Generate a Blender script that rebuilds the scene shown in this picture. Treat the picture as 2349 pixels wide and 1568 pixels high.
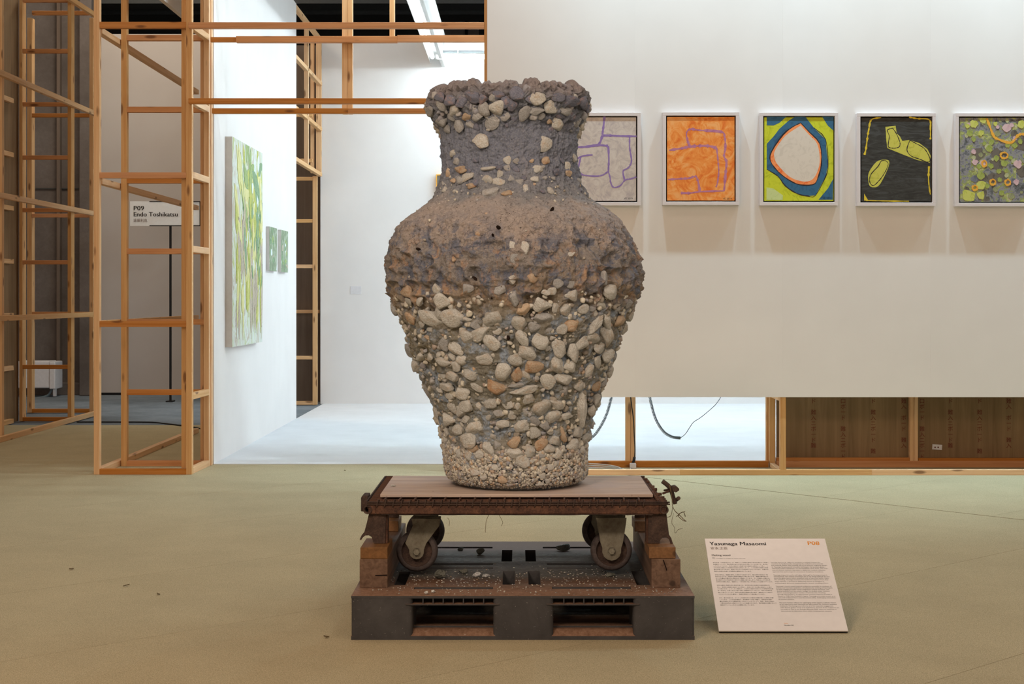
import bpy, bmesh, math, random
import numpy as np
from mathutils import Vector, Matrix
from mathutils.geometry import tessellate_polygon

for _o in list(bpy.data.objects):
    bpy.data.objects.remove(_o, do_unlink=True)
SC = bpy.context.scene
COL = SC.collection
R = random.Random(7)

# ------------------------------------------------------------------ camera
# level view camera with a slight fall of the lens: F focal length in px, (CX, CY) principal point, H eye height
F, CX, CY, H, W_, H_ = 3535.0, 1190.0, 680.0, 1.10, 2349.0, 1568.0
cam_d = bpy.data.cameras.new('camera')
cam = bpy.data.objects.new('camera', cam_d)
COL.objects.link(cam)
cam.location = (0, 0, H)
cam.rotation_euler = (math.pi / 2, 0, 0)
cam_d.sensor_fit = 'HORIZONTAL'
cam_d.sensor_width = 36.0
cam_d.lens = 36.0 * F / W_
cam_d.shift_x = (W_ / 2 - CX) / W_
cam_d.shift_y = (CY - H_ / 2) / W_
cam_d.clip_end = 100
SC.camera = cam

# ------------------------------------------------------------------ world, lights, exposure
world = bpy.data.worlds.new('hall_ambient')
SC.world = world
world.use_nodes = True
world.node_tree.nodes['Background'].inputs[0].default_value = (1.0, 0.73, 0.54, 1)
world.node_tree.nodes['Background'].inputs[1].default_value = 0.53

SC.view_settings.view_transform = 'Standard'
SC.view_settings.look = 'None'
SC.view_settings.gamma = 1.0
SC.view_settings.use_curve_mapping = False
SC.view_settings.exposure = 0.0


def area(name, loc, rot, sx, sy, power, color):
    d = bpy.data.lights.new(name, 'AREA')
    d.shape = 'RECTANGLE'
    d.size, d.size_y, d.energy, d.color = sx, sy, power, color
    o = bpy.data.objects.new(name, d)
    COL.objects.link(o)
    o.location, o.rotation_euler = loc, rot
    return o


WARM = (1.0, 0.72, 0.53)
# hall lamps, high under the dark ceiling
for i, (x, y, p) in enumerate([(-2.2, 3.4, 34), (2.2, 3.4, 34), (-1.5, 6.6, 30), (3.6, 6.6, 26), (-5.2, 9.5, 18), (-4.0, 15.2, 105)]):
    area('hall_lamp', (x, y, 5.6), (0, 0, 0), 1.4, 1.4, p, WARM if y < 12 else (1.0, 0.84, 0.66))
# added fill lights, unseen, in front: a broad one to the left, two narrow ones on the vessel
loc = Vector((-2.2, 0.6, 3.7))
area('left_fill_light', loc, (loc - Vector((-2.0, 5.0, 0.0))).to_track_quat('Z', 'Y').to_euler(), 1.0, 1.0, 84, (1.0, 0.73, 0.53))
for x, p in ((-1.5, 330), (1.7, 270)):
    loc = Vector((x, 0.5, 3.5))
    sd = bpy.data.lights.new('vessel_fill_light', 'SPOT')
    sd.energy, sd.color, sd.spot_size, sd.spot_blend, sd.shadow_soft_size = p, (1.0, 0.76, 0.58), math.radians(23), 0.7, 0.35
    so = bpy.data.objects.new('vessel_fill_light', sd)
    COL.objects.link(so)
    so.location = loc
    so.rotation_euler = (loc - Vector((0, 5.5, 1.05))).to_track_quat('Z', 'Y').to_euler()
# bare lamps in a row close above the picture wall
for i in range(5):
    lamp = area('picture_lamp', (0.55 + i * 1.2, 8.96, 4.80), (math.radians(11), 0, 0), 0.09, 0.06, 10, (0.60, 0.87, 1.0))
    lamp.data.spread = math.radians(76)
    pd = bpy.data.lights.new('picture_bulb', 'POINT')
    pd.energy, pd.color, pd.shadow_soft_size = 66, (0.78, 0.94, 1.0), 0.05
    po = bpy.data.objects.new('picture_bulb', pd)
    COL.objects.link(po)
    po.location = (0.55 + i * 1.2, 8.96, 4.82)
TUBE_COLOR, TUBE_STRENGTH = (0.83, 0.97, 1.03), 10.0


# ------------------------------------------------------------------ pixel helpers (photo measurements -> metres)
def FX(px, Y): return (px - CX) * Y / F
def FZ(py, Y): return H - (py - CY) * Y / F
def FY(py, z=0.0): return F * (H - z) / (py - CY)
def P(px, py, Y): return Vector((FX(px, Y), Y, FZ(py, Y)))


# ------------------------------------------------------------------ materials
GAIN = (1.0, 1.0, 1.0)
COOLER = (1.0, 1.13, 1.28)   # pigments measured under the warm hall lamps, brought back to neutral


def lin(c):
    out = []
    for v in c[:3]:
        v = v / 255.0
        out.append(v / 12.92 if v <= 0.04045 else ((v + 0.055) / 1.055) ** 2.4)
    return (min(out[0] * GAIN[0], 0.95), min(out[1] * GAIN[1], 0.95), min(out[2] * GAIN[2], 0.95), 1.0)


class NT:
    def __init__(self, name):
        self.m = bpy.data.materials.new(name)
        self.m.use_nodes = True
        self.t = self.m.node_tree
        self.b = self.t.nodes['Principled BSDF']

    def n(self, typ, **kw):
        nd = self.t.nodes.new(typ)
        for k, v in kw.items():
            if k.startswith('i_'):
                key = k[2:]
                nd.inputs[int(key) if key.isdigit() else key].default_value = v
            else:
                setattr(nd, k, v)
        return nd

    def l(self, a, b): self.t.links.new(a, b)

    def coord(self, scale=(1, 1, 1), kind='Object'):
        tc = self.n('ShaderNodeTexCoord')
        mp = self.n('ShaderNodeMapping')
        mp.inputs['Scale'].default_value = scale
        self.l(tc.outputs[kind], mp.inputs['Vector'])
        return mp.outputs['Vector']

    def noise(self, vec, scale, detail=4, rough=0.6, dist=0.0):
        nd = self.n('ShaderNodeTexNoise')
        nd.inputs['Scale'].default_value = scale
        nd.inputs['Detail'].default_value = detail
        nd.inputs['Roughness'].default_value = rough
        nd.inputs['Distortion'].default_value = dist
        self.l(vec, nd.inputs['Vector'])
        return nd.outputs['Fac']

    def ramp(self, fac, stops, interp='LINEAR'):
        nd = self.n('ShaderNodeValToRGB')
        e = nd.color_ramp
        e.interpolation = interp
        while len(e.elements) < len(stops):
            e.elements.new(0.5)
        for i, (p, c) in enumerate(stops):
            e.elements[i].position = p
            e.elements[i].color = lin(c) if max(c) > 1.01 or len(c) == 3 else c
        self.l(fac, nd.inputs['Fac'])
        return nd.outputs['Color']

    def fac(self, fac, lo, hi, a=0.0, b=1.0):
        nd = self.n('ShaderNodeMapRange')
        nd.clamp = True
        for k, v in zip(('From Min', 'From Max', 'To Min', 'To Max'), (lo, hi, a, b)):
            nd.inputs[k].default_value = v
        self.l(fac, nd.inputs['Value'])
        return nd.outputs['Result']

    def mix(self, fac, a, b, mode='MIX'):
        nd = self.n('ShaderNodeMix')
        nd.data_type = 'RGBA'
        nd.blend_type = mode
        for sock, v in ((nd.inputs[0], fac), (nd.inputs[6], a), (nd.inputs[7], b)):
            if isinstance(v, (int, float)):
                sock.default_value = v
            elif isinstance(v, tuple):
                sock.default_value = v if len(v) == 4 and max(v) <= 1.01 else lin(v)
            else:
                self.l(v, sock)
        return nd.outputs[2]

    def math(self, op, a, b=0.0):
        nd = self.n('ShaderNodeMath')
        nd.operation = op
        for sock, v in ((nd.inputs[0], a), (nd.inputs[1], b)):
            if isinstance(v, (int, float)):
                sock.default_value = v
            else:
                self.l(v, sock)
        return nd.outputs[0]

    def bump(self, height, strength, dist=0.002, prev=None):
        nd = self.n('ShaderNodeBump')
        nd.inputs['Strength'].default_value = strength
        nd.inputs['Distance'].default_value = dist
        self.l(height, nd.inputs['Height'])
        if prev is not None:
            self.l(prev, nd.inputs['Normal'])
        return nd.outputs['Normal']

    def out(self, color=None, rough=0.7, normal=None, metal=0.0, spec=0.3):
        if color is not None:
            if isinstance(color, tuple):
                self.b.inputs['Base Color'].default_value = lin(color)
            else:
                self.l(color, self.b.inputs['Base Color'])
        if isinstance(rough, (int, float)):
            self.b.inputs['Roughness'].default_value = rough
        else:
            self.l(rough, self.b.inputs['Roughness'])
        self.b.inputs['Metallic'].default_value = metal
        self.b.inputs['Specular IOR Level'].default_value = spec
        if normal is not None:
            self.l(normal, self.b.inputs['Normal'])
        return self.m


def plain(name, c, rough=0.6, var=0.06, scale=30.0, metal=0.0, spec=0.3):
    k = NT(name)
    v = k.coord()
    f = k.noise(v, scale, 3)
    a = tuple(max(0, int(x * (1 - var))) for x in c)
    b = tuple(min(255, int(x * (1 + var))) for x in c)
    return k.out(k.ramp(f, [(0.3, a), (0.7, b)]), rough, metal=metal, spec=spec)


M = {}
# pine timber: grain runs along the local Z axis, a tint per piece
def wood(name, light, dark, knot, tint=0.10):
    k = NT(name)
    oi = k.n('ShaderNodeObjectInfo')
    tc = k.n('ShaderNodeTexCoord')
    add = k.n('ShaderNodeVectorMath')
    add.operation = 'MULTIPLY_ADD'
    k.l(oi.outputs['Random'], add.inputs[0])
    add.inputs[1].default_value = (7.3, 3.1, 41.0)
    k.l(tc.outputs['Object'], add.inputs[2])
    mp = k.n('ShaderNodeMapping')
    mp.inputs['Scale'].default_value = (60, 60, 1.6)
    k.l(add.outputs[0], mp.inputs['Vector'])
    g = k.noise(mp.outputs[0], 1.0, 5, 0.6, 0.6)
    mp2 = k.n('ShaderNodeMapping')
    mp2.inputs['Scale'].default_value = (14, 14, 4.0)
    k.l(add.outputs[0], mp2.inputs['Vector'])
    vo = k.n('ShaderNodeTexVoronoi')
    vo.inputs['Scale'].default_value = 1.0
    k.l(mp2.outputs[0], vo.inputs['Vector'])
    kn = k.fac(vo.outputs['Distance'], 0.10, 0.19, 1, 0)
    col = k.ramp(g, [(0.30, dark), (0.65, light)])
    hsv = k.n('ShaderNodeHueSaturation')
    k.l(k.fac(oi.outputs['Random'], 0, 1, 1 - tint, 1 + tint), hsv.inputs['Value'])
    k.l(k.fac(oi.outputs['Random'], 0, 1, 1.16, 0.90), hsv.inputs['Saturation'])
    k.l(col, hsv.inputs['Color'])
    col = k.mix(k.math('MULTIPLY', kn, 0.75), hsv.outputs[0], knot)
    return k.out(col, 0.62, k.bump(g, 0.12, 0.001))


M['pine'] = wood('pale_pine_timber', (226, 188, 142), (208, 162, 114), (104, 62, 34), 0.10)
M['pine_red'] = wood('reddish_pine_timber', (206, 150, 100), (184, 124, 76), (92, 50, 26), 0.12)
GAIN = COOLER
M['old_timber'] = wood('weathered_timber', (124, 98, 80), (92, 70, 56), (50, 36, 28))
M['new_block'] = wood('amber_block_wood', (134, 96, 64), (104, 74, 48), (60, 40, 26))
GAIN = (1.0, 1.0, 1.0)


def carpet(name, c0, c1, scale=520):
    k = NT(name)
    v = k.coord()
    f = k.noise(v, scale, 3, 0.8)
    g = k.noise(v, 3.0, 4, 0.6)
    h = k.noise(v, 60.0, 3, 0.6)
    col = k.ramp(f, [(0.32, c0), (0.68, c1)])
    col = k.mix(k.fac(g, 0.3, 0.7, 0.0, 0.16), col, tuple(int(x * 0.8) for x in c0))
    return k.out(col, 0.95, k.bump(f, 0.5, 0.003, k.bump(h, 0.25, 0.003)), spec=0.1)


M['carpet'] = carpet('olive_needle_carpet', (150, 141, 112), (218, 208, 174), 300)
M['white_carpet'] = carpet('white_needle_carpet', (218, 222, 228), (232, 236, 240))


def concrete(name, c0, c1, s=2.0):
    k = NT(name)
    v = k.coord()
    a = k.noise(v, s, 6, 0.65)
    b = k.noise(v, s * 14, 4, 0.7)
    col = k.mix(k.fac(b, 0.35, 0.65, 0, 0.35), k.ramp(a, [(0.3, c0), (0.7, c1)]), c0)
    return k.out(col, 0.85, k.bump(b, 0.3, 0.004))


GAIN = COOLER
M['concrete'] = concrete('dark_concrete', (88, 76, 68), (120, 106, 96))
M['floor_grey'] = concrete('grey_worn_floor', (92, 96, 98), (140, 144, 146), 1.3)
GAIN = (1.0, 1.0, 1.0)
M['ceiling'] = concrete('dark_ceiling_paint', (34, 34, 34), (48, 48, 47), 1.0)
M['duct'] = plain('dark_duct_metal', (62, 64, 64), 0.6)


def wallpaper(name, c):
    k = NT(name)
    v = k.coord()
    f = k.noise(v, 260, 3, 0.6)
    g = k.noise(v, 1.5, 3)
    a = tuple(int(x * 0.975) for x in c)
    return k.out(k.ramp(g, [(0.3, a), (0.7, c)]), 0.75, k.bump(f, 0.06, 0.001), spec=0.2)


M['white_wall'] = wallpaper('white_wall_covering', (236, 234, 233))
GAIN = COOLER
M['screen'] = wallpaper('beige_screen_wall', (188, 172, 158))
GAIN = (1.0, 1.0, 1.0)
M['white_board'] = plain('white_board', (228, 228, 226), 0.5, 0.01)


def plywood(name, c0, c1):
    k = NT(name)
    v = k.coord((16, 16, 0.7))
    f = k.noise(v, 1.0, 6, 0.65, 0.8)
    g = k.noise(k.coord((3, 3, 1)), 1.0, 4, 0.6, 1.2)
    col = k.ramp(f, [(0.3, c0), (0.7, c1)])
    col = k.mix(k.fac(g, 0.4, 0.7, 0, 0.4), col, c0)
    return k.out(col, 0.7, k.bump(f, 0.1, 0.001))


GAIN = COOLER
M['plywood'] = plywood('brown_plywood', (120, 92, 62), (158, 124, 86))
M['dark_ply'] = plywood('dark_brown_plywood', (98, 80, 66), (120, 100, 84))
GAIN = (1.0, 1.0, 1.0)
M['red_print'] = plain('red_stencil_ink', (108, 50, 38), 0.7)
M['frame_white'] = plain('pale_frame_paint', (222, 216, 218), 0.45, 0.006)
M['frame_dark'] = plain('dark_inner_frame', (52, 42, 44), 0.5)
M['black'] = plain('black_rubber', (26, 27, 29), 0.5)
M['ink'] = plain('black_print_ink', (38, 34, 33), 0.7, 0.02)
M['grey_ink'] = plain('grey_print_ink', (120, 100, 94), 0.7, 0.02)
M['orange_ink'] = plain('orange_print_ink', (238, 160, 62), 0.7, 0.02)
M['sign_board'] = plain('pale_sign_board', (244, 243, 243), 0.55, 0.01)
M['cable_white'] = plain('white_cable', (200, 205, 208), 0.5)
M['coil'] = plain('grey_coil_cable', (96, 112, 120), 0.45)
M['canvas_edge'] = plain('raw_canvas_edge', (196, 192, 186), 0.8, 0.02)
M['heater'] = plain('white_enamel', (222, 222, 226), 0.4, 0.02)


def rust(name, stops, s=28.0, b=0.5):
    k = NT(name)
    v = k.coord()
    f = k.noise(v, s, 6, 0.7)
    g = k.noise(v, s * 6, 4, 0.7)
    col = k.ramp(f, stops)
    col = k.mix(k.fac(g, 0.45, 0.75, 0, 0.45), col, stops[-1][1])
    return k.out(col, 0.88, k.bump(g, b, 0.004))


GAIN = COOLER
M['rust'] = rust('rusted_steel', [(0.28, (42, 30, 26)), (0.52, (78, 52, 40)), (0.78, (122, 84, 62))])
M['rust_dark'] = rust('dark_rusted_steel', [(0.28, (38, 30, 27)), (0.55, (68, 52, 44)), (0.82, (104, 80, 66))])
M['fork'] = rust('worn_zinc_fork', [(0.3, (84, 72, 58)), (0.55, (118, 110, 92)), (0.8, (142, 136, 118))], 12, 0.2)
M['tyre'] = rust('old_rubber_tyre', [(0.3, (52, 44, 42)), (0.6, (80, 70, 66)), (0.8, (104, 88, 80))], 16, 0.2)
M['wire'] = rust('dry_tendril', [(0.3, (70, 56, 38)), (0.6, (112, 92, 62)), (0.8, (140, 118, 84))], 40, 0.1)
GAIN = (1.0, 1.0, 1.0)


def pallet_mat():
    k = NT('dusty_grey_plastic')
    v = k.coord()
    sp = k.noise(v, 180, 3, 0.6)
    dn = k.noise(v, 6, 6, 0.7, 0.4)
    dn2 = k.noise(v, 60, 5, 0.75)
    scr = k.noise(k.coord((40, 40, 300)), 1.0, 2)
    base = k.ramp(dn, [(0.3, (58, 55, 54)), (0.7, (80, 76, 74))])
    base = k.mix(k.fac(scr, 0.72, 0.78, 0, 0.5), base, (176, 176, 176))
    geo = k.n('ShaderNodeNewGeometry')
    sep = k.n('ShaderNodeSeparateXYZ')
    k.l(geo.outputs['True Normal'], sep.inputs[0])
    pos = k.n('ShaderNodeSeparateXYZ')
    k.l(v, pos.inputs[0])
    up = k.fac(sep.outputs['Z'], 0.3, 0.8)
    # brown dust settled on the upper faces, rusty along the front, darker green-grey behind
    fr = k.fac(k.math('ADD', pos.outputs['Y'], k.math('MULTIPLY', dn, 0.25)), 0.20, 0.48)
    dust = k.mix(fr, k.ramp(dn2, [(0.3, (112, 78, 56)), (0.65, (150, 114, 90))]), k.ramp(dn2, [(0.35, (58, 54, 46)), (0.7, (98, 92, 84))]))
    band = k.math('MULTIPLY', k.fac(pos.outputs['Y'], 0.20, 0.235), k.fac(pos.outputs['Y'], 0.27, 0.34, 1, 0))
    dust = k.mix(k.math('MULTIPLY', band, k.fac(dn2, 0.35, 0.6)), dust, (84, 48, 22))
    back = k.fac(pos.outputs['Y'], 0.80, 0.9)
    dust = k.mix(back, dust, (128, 112, 104))
    amt = k.math('MULTIPLY', up, k.fac(dn2, 0.15, 0.4, 0.7, 1.0))
    col = k.mix(amt, base, dust)
    col = k.mix(k.math('MULTIPLY', k.fac(sp, 0.66, 0.70), k.fac(dn2, 0.5, 0.6)), col, (190, 178, 164))
    return k.out(col, 0.7, k.bump(dn2, 0.15, 0.002))


GAIN = COOLER
M['pallet'] = pallet_mat()
GAIN = (1.0, 1.0, 1.0)


def board_mat():
    k = NT('dusty_plywood_board')
    v = k.coord((3, 40, 40))
    g = k.noise(v, 1.0, 5, 0.65, 0.3)
    d = k.noise(k.coord(), 5, 5, 0.7)
    m = k.noise(k.coord(), 30, 4, 0.7)
    col = k.ramp(g, [(0.3, (158, 134, 116)), (0.7, (196, 172, 152))])
    col = k.mix(k.fac(d, 0.42, 0.66, 0, 0.75), col, (168, 150, 142))
    col = k.mix(k.fac(m, 0.68, 0.74, 0, 0.6), col, (62, 44, 34))
    return k.out(col, 0.85, k.bump(g, 0.15, 0.001))


GAIN = COOLER
M['board'] = board_mat()
GAIN = (1.0, 1.0, 1.0)


def stone_mat(name, c0, c1, c2, stain=0.25, pore=1.0):
    k = NT(name)
    oi = k.n('ShaderNodeObjectInfo')
    tc = k.n('ShaderNodeTexCoord')
    add = k.n('ShaderNodeVectorMath')
    add.operation = 'MULTIPLY_ADD'
    k.l(oi.outputs['Random'], add.inputs[0])
    add.inputs[1].default_value = (17, 9, 23)
    k.l(tc.outputs['Object'], add.inputs[2])
    v = add.outputs[0]
    a = k.noise(v, 1.1, 5, 0.65)
    b = k.noise(v, 6.0, 5, 0.7)
    col = k.ramp(b, [(0.25, c0), (0.62, c1)])
    col = k.mix(k.math('MULTIPLY', k.fac(a, 0.5, 0.68), stain), col, c2)
    hsv = k.n('ShaderNodeHueSaturation')
    k.l(k.fac(oi.outputs['Random'], 0, 1, 0.86, 1.10), hsv.inputs['Value'])
    k.l(col, hsv.inputs['Color'])
    vo = k.n('ShaderNodeTexVoronoi')
    vo.inputs['Scale'].default_value = 7.0
    k.l(v, vo.inputs['Vector'])
    pit = k.fac(vo.outputs['Distance'], 0.08, 0.2)
    col = k.mix(k.fac(vo.outputs['Distance'], 0.06, 0.13, 0.35 * pore, 0), hsv.outputs[0], (70, 52, 38))
    nrm = k.bump(pit, 0.25 * pore, 0.1, k.bump(b, 0.55, 0.25))
    return k.out(col, 0.92, nrm, spec=0.15)


GAIN = (0.95, 1.20, 1.58)
M['stone_tan'] = stone_mat('pale_tan_stone', (176, 158, 134), (224, 208, 184), (196, 150, 102), 0.45)
M['stone_grey'] = stone_mat('grey_clay_stone', (148, 136, 122), (196, 182, 164), (170, 144, 118), 0.5)
M['stone_orange'] = stone_mat('orange_burnt_stone', (190, 146, 104), (212, 180, 144), (186, 124, 74), 0.8)
M['stone_slate'] = stone_mat('slate_blue_stone', (98, 94, 98), (144, 136, 136), (184, 144, 124), 0.8)
M['rubble'] = stone_mat('grey_rubble', (80, 74, 60), (120, 112, 94), (96, 80, 60), 0.5)
GAIN = (1.0, 1.0, 1.0)


def gravel_mat():
    k = NT('fused_gravel')
    at = k.n('ShaderNodeAttribute')
    at.attribute_name = 'tone'
    f = k.noise(k.coord(), 120, 4, 0.7)
    col = k.ramp(at.outputs['Fac'], [(0.0, (132, 116, 98)), (0.25, (188, 170, 146)), (0.55, (214, 196, 168)), (0.8, (150, 142, 138)), (0.93, (192, 152, 112)), (1.0, (206, 190, 168))])
    col = k.mix(k.fac(f, 0.4, 0.7, 0, 0.4), col, (120, 98, 76))
    return k.out(col, 0.9, k.bump(f, 0.4, 0.003))


GAIN = (0.92, 1.14, 1.44)
M['gravel'] = gravel_mat()
GAIN = (1.0, 1.0, 1.0)


def body_mat():
    k = NT('melted_glaze_and_clay')
    v = k.coord()
    sep = k.n('ShaderNodeSeparateXYZ')
    k.l(v, sep.inputs[0])
    big = k.noise(v, 5.0, 5, 0.6, 0.6)
    mid = k.noise(v, 16.0, 6, 0.7, 0.4)
    sm = k.noise(v, 60.0, 6, 0.75, 0.3)
    fine = k.noise(v, 240.0, 3, 0.7)
    zz = k.math('ADD', sep.outputs['Z'], k.math('MULTIPLY', k.math('SUBTRACT', big, 0.5), 0.22))
    zz = k.math('ADD', zz, k.math('MULTIPLY', k.math('SUBTRACT', mid, 0.5), 0.10))
    # z in metres above the base (0 .. 1.38)
    zf = k.fac(zz, 0.0, 1.4)
    base = k.ramp(zf, [(0.00, (168, 152, 132)), (0.10, (168, 152, 132)), (0.18, (152, 138, 116)), (0.36, (150, 136, 116)), (0.43, (156, 136, 112)),
                       (0.485, (168, 138, 110)), (0.535, (150, 132, 118)), (0.575, (166, 146, 130)), (0.625, (192, 164, 144)), (0.69, (196, 170, 152)),
                       (0.735, (156, 146, 140)), (0.80, (138, 134, 140)), (0.88, (140, 136, 142)), (0.95, (144, 138, 138)), (1.0, (164, 142, 132))])
    low = k.fac(zz, 0.60, 0.68, 1, 0)
    # blue-grey glassy patches low down, ochre drips between
    c = k.mix(k.math('MULTIPLY', low, k.fac(mid, 0.47, 0.60)), base, (172, 174, 178))
    c = k.mix(k.math('MULTIPLY', low, k.fac(big, 0.55, 0.66, 0, 0.7)), c, (146, 124, 86))
    up = k.fac(zz, 0.60, 0.70)
    bel = k.fac(zz, 0.86, 0.98, 1, 0)
    band = k.math('MULTIPLY', up, bel)
    c = k.mix(k.math('MULTIPLY', band, k.fac(mid, 0.47, 0.57, 0, 0.9)), c, (112, 112, 122))
    mid2 = k.noise(k.coord((1, 1, 0.6)), 22.0, 5, 0.7, 0.5)
    ora = k.math('MULTIPLY', k.fac(zz, 0.58, 0.66), k.fac(zz, 0.82, 0.92, 1, 0))
    c = k.mix(k.math('MULTIPLY', ora, k.fac(mid2, 0.52, 0.66, 0, 0.8)), c, (206, 152, 110))
    # neck: purple and rusty flecks
    nk = k.fac(zz, 1.0, 1.06)
    c = k.mix(k.math('MULTIPLY', nk, k.fac(mid2, 0.55, 0.7, 0, 0.6)), c, (166, 152, 150))
    c = k.mix(k.math('MULTIPLY', nk, k.fac(sm, 0.56, 0.68, 0, 0.55)), c, (100, 102, 118))
    c = k.mix(k.fac(sm, 0.58, 0.72, 0, 0.5), c, (92, 78, 68))
    c = k.mix(k.fac(fine, 0.60, 0.74, 0, 0.45), c, (204, 188, 168))
    grit = k.noise(v, 150.0, 8, 0.85, 0.2)
    c = k.mix(k.fac(grit, 0.50, 0.66, 0, 0.55), c, k.mix(0.5, c, (62, 52, 46)))
    c = k.mix(k.fac(grit, 0.50, 0.34, 0, 0.5), c, (196, 180, 162))
    pv = k.n('ShaderNodeTexVoronoi')
    pv.inputs['Scale'].default_value = 70.0
    k.l(v, pv.inputs['Vector'])
    pit = k.math('MULTIPLY', k.fac(pv.outputs['Distance'], 0.10, 0.26, 1, 0), k.fac(sm, 0.48, 0.56))
    c = k.mix(k.math('MULTIPLY', pit, 0.75), c, (52, 42, 38))
    # crazed skin on the shoulder: thin broken cracks
    wv = k.n('ShaderNodeVectorMath')
    wv.operation = 'MULTIPLY_ADD'
    nz = k.n('ShaderNodeTexNoise')
    nz.inputs['Scale'].default_value = 26.0
    nz.inputs['Detail'].default_value = 5.0
    k.l(v, nz.inputs['Vector'])
    k.l(nz.outputs['Color'], wv.inputs[0])
    wv.inputs[1].default_value = (0.045, 0.045, 0.045)
    k.l(v, wv.inputs[2])
    vo = k.n('ShaderNodeTexVoronoi')
    vo.feature = 'DISTANCE_TO_EDGE'
    vo.inputs['Scale'].default_value = 42.0
    k.l(wv.outputs[0], vo.inputs['Vector'])
    vo2 = k.n('ShaderNodeTexVoronoi')
    vo2.feature = 'DISTANCE_TO_EDGE'
    vo2.inputs['Scale'].default_value = 95.0
    k.l(wv.outputs[0], vo2.inputs['Vector'])
    part = k.fac(k.noise(v, 30.0, 2), 0.42, 0.55)
    c1 = k.math('MULTIPLY', k.fac(vo.outputs['Distance'], 0.004, 0.034, 1, 0), k.fac(part, 0, 1, 0.35, 1.0))
    c2 = k.math('MULTIPLY', k.fac(vo2.outputs['Distance'], 0.0, 0.035, 0.7, 0), part)
    where = k.math('MULTIPLY', k.math('MULTIPLY', k.fac(zz, 0.70, 0.80), k.fac(zz, 1.0, 1.06, 1.0, 0.3)), k.fac(big, 0.36, 0.48))
    ckk = k.math('MULTIPLY', k.math('MAXIMUM', c1, c2), where)
    c = k.mix(k.math('MULTIPLY', ckk, 0.62), c, (66, 48, 40))
    nrm = k.bump(mid, 0.5, 0.02)
    nrm = k.bump(sm, 1.0, 0.010, nrm)
    nrm = k.bump(grit, 0.9, 0.0045, nrm)
    nrm = k.bump(k.math('SUBTRACT', 1.0, k.math('MAXIMUM', ckk, pit)), 0.6, 0.003, nrm)
    return k.out(c, k.fac(mid, 0.4, 0.6, 0.85, 0.55), nrm, spec=0.35)


GAIN = (0.98, 1.24, 1.54)
M['vase'] = body_mat()
GAIN = (1.0, 1.0, 1.0)
M['hole'] = plain('dark_pit', (30, 18, 12), 0.9)


def emissive(name, col, s):
    k = NT(name)
    k.b.inputs['Base Color'].default_value = (0.9, 0.9, 0.9, 1)
    k.b.inputs['Emission Color'].default_value = (*col, 1)
    k.b.inputs['Emission Strength'].default_value = s
    return k.m


M['tube'] = emissive('lit_led_tube', TUBE_COLOR, TUBE_STRENGTH)
M['tube_near'] = emissive('added_entrance_tube_glow', TUBE_COLOR, 85.0)
M['tube_far'] = emissive('lit_led_tube_far', TUBE_COLOR, 86.0)
M['tube_bright'] = emissive('added_middle_tube_glow', TUBE_COLOR, 42.0)


def paint(name, c0, c1, c2=None, s=(14, 14, 14), dist=2.0):
    k = NT(name)
    f = k.noise(k.coord(s), 1.0, 5, 0.65, dist)
    col = k.ramp(f, [(0.36, c0), (0.5, c1), (0.62, c2 or c1)])
    return k.out(col, 0.6, k.bump(f, 0.15, 0.002))


def mottled(name):
    k = NT(name)
    f = k.noise(k.coord(), 15.0, 4, 0.6, 0.8)
    g = k.noise(k.coord(), 42.0, 5, 0.7, 1.5)
    col = k.ramp(k.math('ADD', k.math('MULTIPLY', f, 0.65), k.math('MULTIPLY', g, 0.35)), [(0.36, (78, 80, 78)), (0.44, (112, 116, 122)), (0.49, (150, 148, 158)), (0.53, (136, 148, 92)), (0.58, (178, 186, 112)), (0.66, (196, 184, 184))])
    return k.out(col, 0.6, k.bump(g, 0.15, 0.002))


# ------------------------------------------------------------------ mesh helpers
def link(o, parent=None):
    COL.objects.link(o)
    if parent is not None:
        o.parent = parent
    return o


def tag(o, label=None, cat=None, group=None, kind=None):
    if label: o['label'] = label
    if cat: o['category'] = cat
    if group: o['group'] = group
    if kind: o['kind'] = kind
    return o


def thing(name, label, cat, loc=(0, 0, 0), group=None):
    o = bpy.data.objects.new(name, None)
    o.empty_display_size = 0.1
    link(o)
    o.location = loc
    return tag(o, label, cat, group)


def obj(name, me, mat, parent=None, loc=None):
    """link a mesh; loc is in world space (every Empty parent is unrotated)"""
    if mat is not None and not me.materials:
        me.materials.append(mat)
    o = bpy.data.objects.new(name, me)
    link(o, parent)
    if loc is not None:
        o.location = Vector(loc) - (parent_origin(parent) if parent else Vector((0, 0, 0)))
    return o


def parent_origin(p):
    v = Vector((0, 0, 0))
    while p is not None:
        v += p.location
        p = p.parent
    return v


def np_mesh(name, V, Fc, smooth=True, tone=None):
    V = np.ascontiguousarray(V, dtype=np.float32)
    Fc = np.ascontiguousarray(Fc, dtype=np.int32)
    k = Fc.shape[1]
    me = bpy.data.meshes.new(name)
    me.vertices.add(len(V))
    me.vertices.foreach_set('co', V.ravel())
    me.loops.add(Fc.size)
    me.loops.foreach_set('vertex_index', Fc.ravel())
    me.polygons.add(len(Fc))
    me.polygons.foreach_set('loop_start', np.arange(0, Fc.size, k, dtype=np.int32))
    me.update(calc_edges=True)
    me.polygons.foreach_set('use_smooth', np.full(len(Fc), smooth))
    if tone is not None:
        a = me.attributes.new('tone', 'FLOAT', 'POINT')
        a.data.foreach_set('value', np.ascontiguousarray(tone, dtype=np.float32))
    me.validate()
    return me


def bm_mesh(name, bm, smooth=False):
    me = bpy.data.meshes.new(name)
    bmesh.ops.recalc_face_normals(bm, faces=bm.faces)
    bm.to_mesh(me)
    bm.free()
    if smooth:
        me.polygons.foreach_set('use_smooth', np.full(len(me.polygons), True))
    return me


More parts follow.
